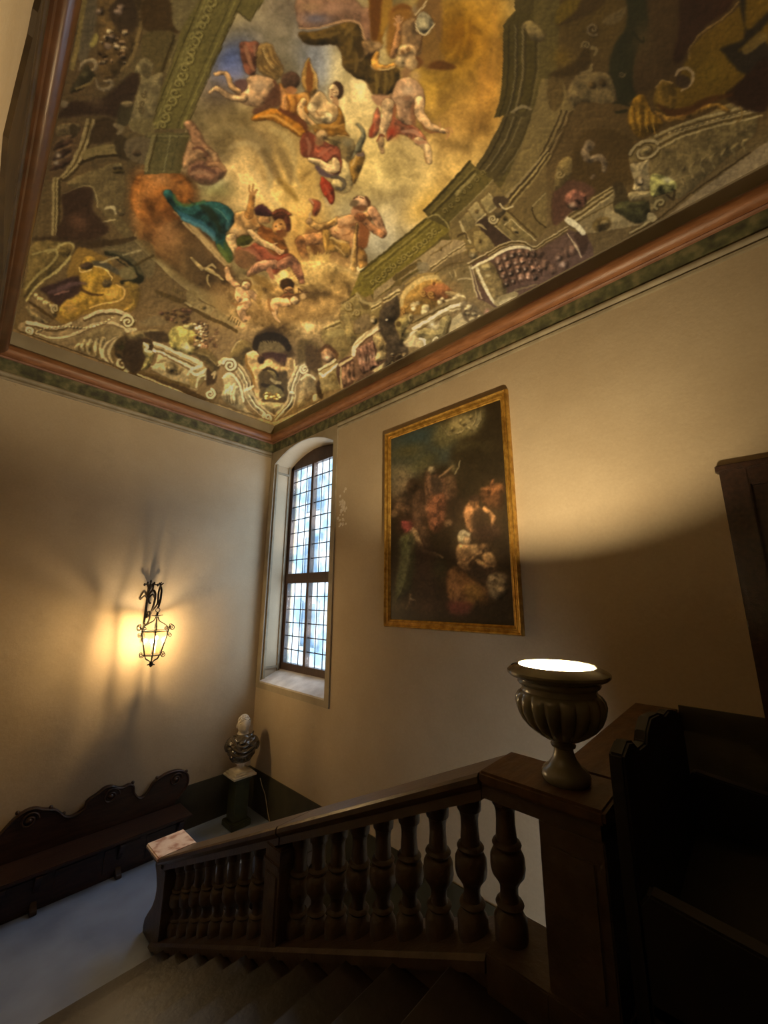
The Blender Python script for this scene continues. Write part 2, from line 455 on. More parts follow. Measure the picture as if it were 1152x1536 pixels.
# loose flakes of plaster beside the window
rf_ = random.Random(12)
for _ in range(34):
    y_, z_ = 4.53+rf_.gauss(0, .055), 4.72+rf_.gauss(0, .17)
    r_ = rf_.uniform(.012, .036); n_ = 7
    pts_ = [(y_+r_*rf_.uniform(.6, 1.2)*math.cos(2*PI*i/n_), z_+r_*rf_.uniform(.6, 1.3)*math.sin(2*PI*i/n_)) for i in range(n_)]
    MB().prism(pts_, XR-rf_.uniform(.003, .008), XR+.004, 'x').build('plaster_flake', mat('bare_plaster', (.62, .55, .45), (.50, .42, .33), 20, .9), wr)

# door in the window wall, upper landing
dr = struct(empty('door_1', (XR, -.55, LAND)), 'dark panelled door at the right edge', 'door')
DY0, DY1, DZ = -1.35, .075, 4.41
mb = MB()
mb.box(XR-.07, XR+.01, DY1-.16, DY1, LAND, DZ); mb.box(XR-.07, XR+.01, DY0, DY0+.16, LAND, DZ); mb.box(XR-.07, XR+.01, DY0+.16, DY1-.16, DZ-.18, DZ)
mb.box(XR-.085, XR+.01, DY0-.03, DY1+.02, DZ-.05, DZ)
mb.build('door_frame', M_WOOD, dr, bevel=.008)
MB().box(XR-.03, XR+.005, DY0+.16, DY1-.16, LAND, DZ-.18).build('door_leaf', M_WOOD, dr)
for (z0, z1) in ((LAND+.15, LAND+1.0), (LAND+1.12, DZ-.32)):
    for (y0, y1) in ((DY0+.26, -.69), (-.59, DY1-.26)):
        MB().box(XR-.045, XR-.02, y0, y1, z0, z1).build('panel', M_WOOD, dr, bevel=.012)
MB().sphere((XR-.08, -.60, LAND+1.05), .03, 12, 8).tube([(XR-.03, -.60, LAND+1.05), (XR-.08, -.60, LAND+1.05)], .012, 8).build('knob', M_GOLD, dr, smooth=True)
loc_parts(dr)

# ================================================================== BALUSTRADE
def rail(y): return .787+.478*(4.858-y)
RAILP = [(1.862, -.058), (1.85, -.042), (1.85, -.014), (1.862, 0), (2.188, 0), (2.20, -.014), (2.20, -.042), (2.188, -.058), (2.168, -.078), (2.168, -.125), (1.882, -.125), (1.882, -.078)]
BASEP = [(1.875, -.725), (2.175, -.725), (2.19, -.745), (2.19, -.79), (2.17, -.80), (2.17, -1.02), (1.88, -1.02), (1.88, -.80), (1.86, -.79), (1.86, -.745)]
def run(prof, ys, zf, name, m, parent, bevel=0.0):
    n = len(prof); mb = MB(); vs = []; fs = []
    for y in ys: vs += [(x, y, zf(y)+dz) for x, dz in prof]
    for j in range(len(ys)-1):
        for i in range(n):
            k = (i+1) % n; fs.append((j*n+i, j*n+k, (j+1)*n+k, (j+1)*n+i))
    fs.append(tuple(range(n))); fs.append(tuple((len(ys)-1)*n+i for i in range(n)))
    mb.add(vs, fs); return mb.build(name, m, parent, bevel=bevel)
bal = tag(empty('stair_balustrade', (2.02, 4.9, 0)), 'dark stone balustrade with turned balusters rising from marble-capped newel to the urn', 'balustrade')
run(RAILP, (4.90, 2.79), rail, 'handrail', M_RAIL, bal)
run(RAILP, (2.775, 1.108), rail, 'handrail', M_RAIL, bal)
run(BASEP, (4.92, 2.80), rail, 'base_rail', M_STONE, bal)
run(BASEP, (2.80, 1.115), rail, 'base_rail', M_STONE, bal)
BPROF = [(.074, 0), (.076, .012), (.076, .085), (.066, .10), (.058, .118), (.052, .125), (.060, .132), (.066, .142), (.060, .152), (.046, .158), (.041, .185), (.043, .215),
         (.058, .240), (.076, .262), (.082, .29), (.080, .335), (.068, .358), (.054, .365), (.054, .37), (.066, .376), (.070, .386), (.064, .396), (.050, .402), (.049, .43), (.045, .48), (.046, .52), (.053, .548), (.062, .556), (.064, .575), (.064, .61)]
def baluster(parent, x, y, z, first=[None]):
    if first[0] is None:
        o = MB().lathe(BPROF, n=20).build('baluster', M_STONE, parent, smooth=True); first[0] = o
    else:
        o = first[0].copy(); COL.objects.link(o); o.parent = parent
    o.location = (x, y, z); o.rotation_euler = (0, 0, random.uniform(0, 6)); return o
baluster(bal, 2.02, 1.06, 2.593-.735)
for i in range(8): baluster(bal, 2.02, 1.265+.205*i, rail(1.265+.205*i)-.735)
for i in range(9): baluster(bal, 2.02, 3.225+.209*i, rail(3.225+.209*i)-.735)
# pier between the two runs
mb = MB(); mb.box(1.872, 2.17, 2.735, 2.935, rail(2.935)-.85, rail(2.935)-.08)
mb.box(1.86, 2.18, 2.73, 2.94, rail(2.935)-.20, rail(2.935)-.165)
mb.box(1.862, 1.88, 2.765, 2.905, rail(2.935)-.62, rail(2.935)-.24)
mb.build('pier', M_STONE, bal, bevel=.006)
# newel: scrolled end block, marble cap
prof = smooth_pts([(4.74, .70), (4.98, .70), (5.03, .655), (4.985, .60), (4.935, .50), (4.945, .40), (5.0, .30), (5.09, .20), (5.155, .12), (5.175, .05), (5.17, 0.0)], 4)
prof = [(p[0], p[1]) for p in prof] + [(4.74, 0.0)]
MB().prism(prof, 1.885, 2.185, 'x').build('newel', M_STONE, bal, bevel=.006)
MB().box(1.84, 2.23, 4.85, 5.225, .745, .79).build('marble_cap', M_MARBLE, bal, bevel=.012)
MB().box(1.865, 2.205, 4.80, 5.15, .69, .747).build('cap_bed', M_STONE, bal, bevel=.014)
gb = bal     # the landing parapet continues the same masonry
CZ = 2.593
def slab(x0, x1, y0, y1, name='coping'):
    return MB().box(x0, x1, y0, y1, CZ-.055, CZ).build(name, M_COPE, gb, bevel=.012)
slab(1.85, 2.2, .553, 1.104); slab(2.203, XR-.02, .553, .846)
MB().box(1.882, 2.168, .58, 1.104, CZ-.125, CZ-.054).box(2.168, XR-.02, .58, .82, CZ-.125, CZ-.054).build('coping_bed', M_STONE, gb)
MB().box(1.875, 2.175, .57, .83, LAND, CZ-.12).box(1.862, 2.188, .56, .84, LAND, LAND+.15).box(1.866, 1.88, .61, .79, LAND+.22, CZ-.2).build('pier', M_STONE, gb, bevel=.006)
MB().box(1.862, 2.188, .83, 1.11, LAND-.05, CZ-.725).box(2.18, XR-.02, .57, .83, LAND-.02, CZ-.725).build('base_rail', M_STONE, gb, bevel=.006)
for i in range(7): baluster(gb, 2.36+.215*i, .70, CZ-.735)
loc_parts(bal)

# ================================================================== URN LAMP
ux, uy, uz = 2.035, .755, CZ
urn = tag(empty('urn_lamp', (ux, uy, uz)), 'glazed stone urn on the coping with a bright light glowing inside', 'urn')
NF = 18
UP_ = [(.096, .0), (.104, .010), (.106, .028), (.096, .048), (.072, .066), (.053, .092), (.043, .122), (.041, .138), (.052, .144), (.055, .153), (.047, .161), (.050, .172)]
MB().lathe(UP_, (ux, uy, uz), 40).build('foot', M_URN, urn, smooth=True)
bowl = [(.054, .168), (.078, .178), (.112, .198), (.146, .226), (.172, .258), (.188, .292), (.195, .325), (.193, .352), (.184, .370), (.170, .380)]
def fl(j, a):
    w = math.sin(PI*min(1, max(0, (j-.3)/(len(bowl)-1.6))))
    return .10*w*(abs(math.sin(NF*a/2))**.6-.6)
MB().lathe(bowl, (ux, uy, uz), NF*8, flute=fl).build('bowl', M_URN, urn, smooth=True)
rim = [(.170, .378), (.166, .392), (.168, .404), (.180, .410), (.186, .420), (.182, .430), (.196, .438), (.218, .447), (.230, .459), (.230, .470), (.220, .479), (.200, .488), (.184, .496), (.176, .499), (.172, .494)]
MB().lathe(rim, (ux, uy, uz), 56, cap=False).build('rim', M_URN, urn, smooth=True)
inn = [(.172, .495), (.170, .46), (.166, .42), (.152, .385), (.118, .36), (.06, .345), (.02, .342), (.001, .342)]
MB().lathe(inn, (ux, uy, uz), 48, cap=False).build('lining', M_URNIN, urn, smooth=True)
BR = .030
# flood lamp: a tilted head with a round glowing lens, leaning towards the window end of the room
LC = Vector((ux-.005, uy-.066, uz+.405)); LN = Vector((.10, .74, .66)).normalized()
LA = LN.cross(Vector((1, 0, 0))).normalized(); LB = LN.cross(LA)
def lring(r, d, n=20): return [tuple(LC+LN*d+(LA*math.cos(2*PI*i/n)+LB*math.sin(2*PI*i/n))*r) for i in range(n)]
MB().add(lring(BR, .0), [tuple(range(20))]).build('lens', emit('flood_lamp_glow', (1.0, .78, .445), URN_POWER/(PI*PI*BR*BR)), urn)
v_ = lring(BR+.003, .001)+lring(BR+.003, -.012)+lring(.018, -.03)
MB().add(v_, [(i, (i+1) % 20, (i+1) % 20+20, i+20) for i in range(20)]+[(i+20, (i+1) % 20+20, (i+1) % 20+40, i+40) for i in range(20)]+[tuple(range(40, 60))]).build('lamp_head', M_LEAD, urn)
MB().tube([LC-LN*.03, (ux, uy-.085, uz+.352)], .008, 8).build('lamp_stem', M_LEAD, urn)
MB().tube(smooth_pts([(ux-.01, uy+.02, uz+.36), (ux-.07, uy+.10, uz+.42), (ux-.085, uy+.155, uz+.495), (ux-.10, uy+.185, uz+.49)]), .003, 6).build('wire', M_LEAD, urn)
loc_parts(urn)

# ================================================================== PICTURE FRAME (canvas is painted further down)
PY0, PY1, PZ0, PZ1 = 1.725, 3.59, 3.045, 5.72
FWd = .125
pic = tag(empty('framed_painting', (XR, (PY0+PY1)/2, PZ0)), 'large dark figure painting in a gilded frame right of the window', 'painting')
FP = [(0, 0), (0, .05), (.012, .068), (.024, .062), (.032, .046), (.036, .05), (.052, .046), (.058, .054), (.068, .052), (.076, .034), (.084, .036), (.096, .024), (.096, 0)]
def side(a, b, name='frame_side'):
    MB().sweep(FP, [a, b]).build(name, M_GOLD, pic, smooth=True)
def crn(y, z, sy, sz): return lambda u, w: (XR-w-.002, y+sy*u, z+sz*u)
c00, c10, c11, c01 = crn(PY0, PZ0, 1, 1), crn(PY1, PZ0, -1, 1), crn(PY1, PZ1, -1, -1), crn(PY0, PZ1, 1, -1)
side(c00, c10); side(c10, c11); side(c11, c01); side(c01, c00)

# ================================================================== LANTERN
lx, ly = 1.985, 6.25
lan = tag(empty('wall_lantern', (lx, YF, 3.0)), 'lit wrought iron lantern hanging from a scrolled wall bracket', 'lantern')
def hexpt(k, r, z, off=.26): 
    a = 2*PI*k/6+off; return (lx+r*math.cos(a), ly+r*math.sin(a), z)
ZT, ZBt, RTp, RBt = 2.935, 2.615, .18, .105
mb = MB()
for k in range(6):
    mb.tube([hexpt(k, RTp, ZT), hexpt(k, RBt, ZBt)], .0095, 6)
    mb.tube([hexpt(k, RTp, ZT), hexpt(k+1, RTp, ZT)], .008, 6); mb.tube([hexpt(k, RBt, ZBt), hexpt(k+1, RBt, ZBt)], .009, 6)
mb.build('cage', M_IRON, lan)
for k in range(6):
    a, b, c, d = hexpt(k, RTp*.99, ZT), hexpt(k+1, RTp*.99, ZT), hexpt(k+1, RBt*.99, ZBt), hexpt(k, RBt*.99, ZBt)
    MB().add([a, b, c, d], [(0, 1, 2, 3)]).build('pane', M_LGLASS, lan)
def spiral(c, d, r0, turns, n=18, sgn=1, start=0.0):
    """scroll in the vertical plane holding direction d; begins at radius r0 and winds in"""
    out = []
    for i in range(n+1):
        t = i/n; r = r0*(1-.78*t); a = start+sgn*2*PI*turns*t
        out.append((c[0]+d[0]*r*math.cos(a), c[1]+d[1]*r*math.cos(a), c[2]+r*math.sin(a)))
    return out
crown = MB()
def scroll(pts, r): MB().tube(pts, r, 5).build('scroll', M_IRON, lan)
for k in range(6):
    a = 2*PI*k/6+.26; d = (math.cos(a), math.sin(a))
    P = lambda r, z: (lx+d[0]*r, ly+d[1]*r, z)
    crown.tube(smooth_pts([P(RTp, ZT), P(RTp*.92, ZT+.06), P(.10, ZT+.105), P(.04, ZT+.14), P(.012, ZT+.20)]), .0065, 6)
    scroll(smooth_pts([P(RTp, ZT), P(RTp+.03, ZT+.075)], 3)[:-1] + spiral(P(RTp+.045, ZT+.045), d, .042, 1.15, start=1.9, sgn=-1), .0055)
    scroll(spiral(P(RTp+.035, ZT-.05), d, .03, 1.1, start=2.2), .005)
    scroll(spiral(P(RTp-.03, ZT+.03), d, .026, 1.1, start=.4), .0045)
    scroll(spiral(P(RBt+.045, ZBt+.01), d, .038, 1.2, start=2.8), .0055)
    scroll(smooth_pts([P(RBt, ZBt), P(RBt*.75, ZBt-.05), P(.035, ZBt-.075), P(.018, ZBt-.11), P(.05, ZBt-.13)]), .006)
crown.lathe([(.012, ZT+.19), (.035, ZT+.20), (.045, ZT+.205), (.012, ZT+.215), (.016, ZT+.24), (.006, ZT+.26)], (lx, ly, 0), 10)
for k in range(4):
    a = PI*k/2; crown.tube([(lx, ly, ZT+.20), (lx+.075*math.cos(a), ly+.075*math.sin(a), ZT+.215)], .005, 5)
crown.build('crown', M_IRON, lan)
MB().lathe([(.004, -.03), (.02, -.015), (.028, 0), (.018, .012), (.012, .03), (.02, .04), (.008, .05)], (lx, ly, ZBt-.13), 12).build('finial', M_IRON, lan, smooth=True)
# hanging ring and bracket
HZ = 3.30
ring = [(lx+.028*math.cos(2*PI*i/14), ly, ZT+.285+.03*math.sin(2*PI*i/14)) for i in range(15)]
MB().tube(ring, .005, 6).build('ring', M_IRON, lan)
br = MB(); by = YF-.02
def S(pts, r=.011): br.tube(smooth_pts(pts, 5), r*1.25, 6)
bx_ = 1.975
br.box(bx_-.014, bx_+.014, YF-.014, YF, 2.86, 3.56)
S([(bx_, by, 3.02), (bx_, by-.10, 3.00), (bx_+.01, by-.17, 3.09), (bx_+.01, by-.13, 3.19), (bx_, by-.06, 3.16), (bx_, by-.08, 3.10)])
S([(bx_, by, 3.22), (bx_+.01, by-.06, 3.13), (bx_+.02, by-.16, 3.16), (bx_+.03, by-.22, 3.30), (bx_+.04, by-.20, 3.44), (bx_+.03, by-.10, 3.50), (bx_+.01, by-.02, 3.44), (bx_+.01, by-.03, 3.34), (bx_+.02, by-.09, 3.31)], .013)
S([(bx_+.03, by-.20, 3.22), (lx-.01, by-.26, 3.20), (lx, ly+.06, 3.30), (lx, ly+.06, 3.46), (lx, ly+.02, 3.55), (lx, ly-.045, 3.50), (lx, ly-.055, 3.38), (lx, ly-.02, 3.28), (lx, ly+.01, 3.25)], .011)
S([(lx, ly-.02, 3.28), (lx, ly+.025, 3.31), (lx, ly+.02, 3.36), (lx, ly-.01, 3.355)], .008)
S([(bx_, by, 3.40), (bx_, by-.05, 3.55), (bx_+.02, by-.11, 3.58), (bx_+.02, by-.12, 3.50)], .010)
S([(bx_, by, 2.80), (bx_, by-.06, 2.76), (bx_, by-.09, 2.83), (bx_, by-.05, 2.87)], .009)
S([(bx_-.10, by, 3.36), (bx_-.05, by-.03, 3.42), (bx_, by-.02, 3.38), (bx_+.05, by-.03, 3.44), (bx_+.10, by, 3.38)], .010)
for k in range(-2, 3):
    S([(bx_, by-.02, 3.50), (bx_+.02*k, by-.04, 3.58), (bx_+.045*k, by-.05-.02*abs(k), 3.63-.025*abs(k))], .008)
    br.sphere((bx_+.045*k, by-.05-.02*abs(k), 3.63-.025*abs(k)), (.016, .016, .024), 8, 6)
for (dx, dz) in ((0, .06), (.03, .045), (-.025, .05)):
    S([(lx, ly+.02, 3.55), (lx+dx*.6, ly+.015, 3.55+dz*.7), (lx+dx, ly, 3.55+dz)], .007)
br.build('bracket', M_IRON, lan)
lb = .017
for (dx, dy, dz) in ((.035, .02, .03), (-.03, -.02, -.01)):
    MB().sphere((lx+dx, ly+dy, ZT-.13+dz), (lb, lb, lb*1.6), 10, 8).build('bulb', emit('lantern_bulb_glow', (1.0, .74, .42), LANTERN_POWER/2/(PI*4*PI*lb*lb*1.3)), lan, smooth=True)
    MB().tube([(lx+dx, ly+dy, ZBt+.02), (lx+dx, ly+dy, ZT-.155+dz)], .009, 8).build('candle', M_WHITE, lan)
MB().lathe([(.10, ZBt-.004), (.10, ZBt+.006)], (lx, ly, 0), 6).build('tray', M_IRON, lan)
loc_parts(lan)

# ================================================================== BUST
px_, py_ = 3.49, 6.33
ped = tag(empty('pedestal', (px_, py_, 0)), 'dark green marble pedestal shaft in the corner under the bust', 'pedestal')
MB().box(px_-.16, px_+.16, py_-.16, py_+.16, 0, .09).build('plinth', M_GREENM, ped, bevel=.012)
MB().box(px_-.115, px_+.115, py_-.115, py_+.115, .09, .64).build('shaft', M_GREENM, ped, bevel=.01)
MB().box(px_-.14, px_+.14, py_-.14, py_+.14, .64, .685).build('top_slab', M_GREENM, ped, bevel=.008)
loc_parts(ped)
bz = .687
bust = tag(empty('portrait_bust', (px_, py_, bz)), 'draped Roman style portrait bust of dark marble in the far corner', 'bust')
bang = math.radians(-118)        # facing direction, towards the stairs
def BW(f, s, z):                 # forward, side, up -> world
    return (px_+f*math.cos(bang)-s*math.sin(bang), py_+f*math.sin(bang)+s*math.cos(bang), bz+z)
mb = MB()
for (h, z0, z1) in ((.185, 0, .03), (.16, .03, .055), (.13, .055, .08)): mb.box(px_-h, px_+h, py_-h, py_+h, z0, z1)
mb.lathe([(.115, .08), (.085, .09), (.062, .115), (.056, .145), (.064, .165), (.09, .172), (.09, .19)], (px_, py_, bz), 24)
mb.v = [(x, y, z if z > .5 or True else z) for x, y, z in mb.v]
for i, (x, y, z) in enumerate(mb.v[:24]): mb.v[i] = (x, y, z+bz)
mb.build('socle', M_WHITE, bust, bevel=.004)
# torso: stacked ellipses, folds pressed in along slanting lines
mb = MB(); NU, NV = 64, 34; vs = []; fs = []
for j in range(NV+1):
    t = j/NV; z = .185+.405*t
    wid = np.interp(t, [0, .04, .25, .5, .72, .86, .95, 1], [.10, .14, .195, .235, .25, .215, .14, .085])
    dep = np.interp(t, [0, .04, .25, .5, .72, .86, .95, 1], [.07, .10, .135, .16, .155, .135, .105, .08])
    for i in range(NU):
        a = 2*PI*i/NU; f, s = math.cos(a), math.sin(a)
        fold = .014*math.sin(26*(t+.22*s*abs(s))+2.2*s) + .009*math.sin(41*(t-.30*s)+1.3)
        fold *= max(0, min(1, t*6))*max(0, min(1, (1.02-t)*4))*(.35+.65*max(0, f+.35))
        vs.append(BW(f*(dep+fold)+.01, s*(wid+fold*.5), z))
for j in range(NV):
    for i in range(NU):
        k = (i+1) % NU; fs.append((j*NU+i, j*NU+k, (j+1)*NU+k, (j+1)*NU+i))
fs.append(tuple(range(NU))[::-1]); fs.append(tuple(NV*NU+i for i in range(NU)))
mb.add(vs, fs); torso = mb.build('draped_torso', M_BRONZE, bust, smooth=True)
mb = MB()    # big cloak folds over shoulder and chest
def fold(pts, rr): mb.tube([BW(*p) for p in smooth_pts(pts, 5)], [rr[0]+(rr[1]-rr[0])*math.sin(PI*i/((len(pts)-1)*5)) for i in range((len(pts)-1)*5+1)], 8)
fold([(.05, .19, .55), (.13, .14, .50), (.165, .02, .44), (.15, -.10, .48), (.06, -.19, .56)], (.012, .026))
fold([(.05, .225, .49), (.13, .16, .42), (.175, .03, .37), (.16, -.11, .42), (.05, -.205, .52)], (.012, .024))
fold([(.04, .225, .42), (.13, .15, .35), (.17, .0, .31), (.15, -.14, .35), (.04, -.22, .46)], (.010, .022))
fold([(.09, -.16, .585), (.155, -.10, .50), (.175, -.03, .40), (.15, .04, .30), (.10, .08, .22)], (.012, .022))
fold([(-.02, .16, .60), (.08, .13, .575), (.12, .05, .53), (.115, -.04, .535), (.06, -.12, .59)], (.012, .02))
fold([(.0, .20, .53), (.04, .235, .44), (.05, .22, .36)], (.014, .03))
fold([(.0, -.20, .53), (.04, -.235, .44), (.05, -.22, .36)], (.014, .03))
mb.build('cloak_folds', M_BRONZE, torso, smooth=True)
# neck + head
def headfn(d):
    f, s, z = d.x, d.y, d.z
    r = 1.0
    if f > 0:
        r += .16*math.exp(-((s/.13)**2+((z+.12)/.26)**2))*f             # nose
        r += .05*math.exp(-((s/.35)**2+((z-.22)/.10)**2))*f             # brow
        r -= .08*math.exp(-(((abs(s)-.32)/.16)**2+((z-.07)/.12)**2))*f  # eyes
        r += .06*math.exp(-((s/.22)**2+((z+.48)/.09)**2))*f             # mouth
        r += .09*math.exp(-((s/.24)**2+((z+.78)/.14)**2))*f             # chin
        r -= .05*math.exp(-((s/.25)**2+((z+.62)/.07)**2))*f
    if z < 0: r *= 1-.14*z*z*(1 if f > 0 else .6)
    return Vector((f*r*1.02, s*(r if abs(s) < .5 else r*.98)*(1-.12*max(0, -z)), z))
hz = .722
def place(mb, yaw=.25, pit=-.18):
    out = []
    for (x, y, z) in mb.v:
        x, z = x*math.cos(pit)-z*math.sin(pit), x*math.sin(pit)+z*math.cos(pit)
        x, y = x*math.cos(yaw)-y*math.sin(yaw), x*math.sin(yaw)+y*math.cos(yaw)
        out.append(BW(x+.02, y, z+hz))
    mb.v = out; return mb
mb = MB().sphere((0, 0, 0), (.120, .096, .146), 40, 28, headfn)
for s in (-1, 1): mb.sphere((-.008, s*.097, -.01), (.026, .014, .038), 10, 8)
place(mb).tube([BW(.0, 0, .57), BW(.005, 0, .62), BW(.01, 0, .68)], [.10, .075, .074], 20)
hd_ = mb.build('head', M_GREYSTONE, bust, smooth=True)
hm = MB(); rr = random.Random(3)
for _ in range(170):
    th = rr.uniform(0, 1.25); ph = rr.uniform(0, 2*PI)
    d = Vector((math.sin(th)*math.cos(ph), math.sin(th)*math.sin(ph), math.cos(th)))
    if d.x > .62: continue
    hm.sphere((d.x*.121, d.y*.097, d.z*.147), (.014, .014, .011), 6, 4)
place(hm).build('hair', M_GREYSTONE, hd_, smooth=True)
loc_parts(bust)

# ================================================================== BENCH
ben = tag(empty('carved_bench', (1.75, 6.45, 0)), 'long dark walnut bench with scrolled crested back below the lantern', 'bench')
BX0, BX1 = .72, 2.77
crest = [(.68, .42), (.66, .58), (.70, .70), (.778, .757), (.872, .87), (.968, .926), (1.06, .93), (1.137, .891), (1.25, .85), (1.308, .80), (1.37, .735), (1.454, .712), (1.56, .755), (1.575, .83), (1.674, .88), (1.763, .932), (1.855, .925), (1.92, .885), (1.978, .872), (2.05, .885), (2.10, .85), (2.12, .76), (2.205, .672), (2.286, .70), (2.355, .815), (2.45, .86), (2.526, .885), (2.64, .89), (2.74, .865), (2.82, .80), (2.845, .71), (2.82, .62), (2.75, .55), (2.70, .48), (2.69, .42)]
cp = [(p[0], p[1]) for p in smooth_pts(crest, 3)]
MB().prism(cp, 6.69, 6.735, 'y').build('backrest', M_WOOD, ben, bevel=.006)
mb = MB(); mb.tube([(x, 6.685, z-.015) for x, z in cp[4:-4]], .016, 6); mb.build('crest_moulding', M_WOOD, ben, smooth=True)
for (cx, czz, r) in ((1.02, .80, .09), (1.84, .80, .10), (2.66, .76, .09)):
    MB().tube([(p[0], 6.68, p[2]) for p in spiral((cx, 6.68, czz), (1, 0), r, 1.6, n=26)], .013, 6).build('carved_scroll', M_WOOD, ben, smooth=True)
    MB().sphere((cx, 6.68, czz), .03, 10, 8).build('carved_boss', M_WOOD, ben, smooth=True)
for (cx, czz) in ((1.35, .76), (2.40, .855), (2.81, .825), (1.21, .875), (.90, .92), (2.09, .885)): MB().sphere((cx, 6.70, czz), .022, 10, 8).build('carved_boss', M_WOOD, ben, smooth=True)
MB().box(BX0, BX1, 6.235, 6.70, .385, .42).build('seat', M_WOOD, ben, bevel=.008)
MB().box(BX0+.04, BX1-.05, 6.345, 6.38, .0, .385).build('chest_front', M_WOOD, ben)
for k in range(4):
    x_ = BX0+.10+k*.47
    MB().box(x_, x_+.40, 6.335, 6.35, .07, .33).build('chest_panel', M_WOOD, ben, bevel=.006)
lp = smooth_pts([(6.27, .39), (6.26, .30), (6.31, .22), (6.35, .14), (6.31, .07), (6.255, .04), (6.25, 0), (6.33, 0), (6.40, .05), (6.44, .16), (6.52, .24), (6.60, .14), (6.66, 0), (6.70, 0), (6.70, .39)], 3, closed=True)
lp = [(p[0], p[1]) for p in lp]
for x in (.80, 1.10, 1.90, 2.60):
    MB().prism(lp, x, x+.06, 'x').build('leg', M_WOOD, ben, bevel=.005)
loc_parts(ben)

# settle on the upper landing, all in shade
stl = tag(empty('landing_settle', (2.6, .3, LAND)), 'black carved settle in deep shade in front of the coping', 'settle')
so = [(1.70, LAND+.05), (1.70, 2.80), (1.705, 2.86), (1.80, 2.885), (1.87, 2.87), (1.95, 2.825), (2.08, 2.815), (2.12, 2.85), (2.22, 2.885), (2.42, 2.865), (2.56, 2.83), (2.68, 2.83), (2.84, 2.80), (2.98, 2.76), (3.05, 2.68), (3.06, LAND+.05)]
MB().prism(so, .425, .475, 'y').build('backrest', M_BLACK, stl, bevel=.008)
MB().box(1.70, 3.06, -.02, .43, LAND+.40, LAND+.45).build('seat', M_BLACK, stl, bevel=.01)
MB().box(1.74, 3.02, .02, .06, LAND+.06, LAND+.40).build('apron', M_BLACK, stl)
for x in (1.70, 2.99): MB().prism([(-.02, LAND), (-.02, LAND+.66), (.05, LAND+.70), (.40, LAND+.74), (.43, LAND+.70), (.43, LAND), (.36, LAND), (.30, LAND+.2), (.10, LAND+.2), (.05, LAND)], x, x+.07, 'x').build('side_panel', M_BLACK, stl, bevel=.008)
loc_parts(stl)

# house across the courtyard, seen through the leaded panes
hs = tag(empty('house_front', (13, 10, -2)), 'pale house front across the courtyard glimpsed through the leaded window', 'building')
M_HOUSE = mat('pale_house_render', (.29, .31, .32), (.20, .225, .245), 1.2, .9, detail=4)
M_HOUSEW = mat('house_window_glass', (.07, .10, .13), (.04, .06, .08), 2, .3)
MB().box(13, 13.5, 2, 34, -2, 11.5).build('wall', M_HOUSE, hs)
MB().box(12.6, 13.6, 2, 34, 11.3, 11.7).build('eaves', M_HOUSE, hs)
for zz in (1.0, 4.6, 8.2):
    for k in range(9):
        y_ = 4.5+k*3.1
        MB().box(12.93, 13.05, y_, y_+1.25, zz, zz+2.1).build('window', M_HOUSEW, hs)
        MB().box(12.88, 13.02, y_-.18, y_, zz-.1, zz+2.25).box(12.88, 13.02, y_+1.25, y_+1.43, zz-.1, zz+2.25).box(12.85, 13.02, y_-.22, y_+1.47, zz-.28, zz-.1).build('window_surround', mat('pale_stone_trim', (.30, .31, .32), (.24, .25, .26), 3, .8), hs)
loc_parts(hs)
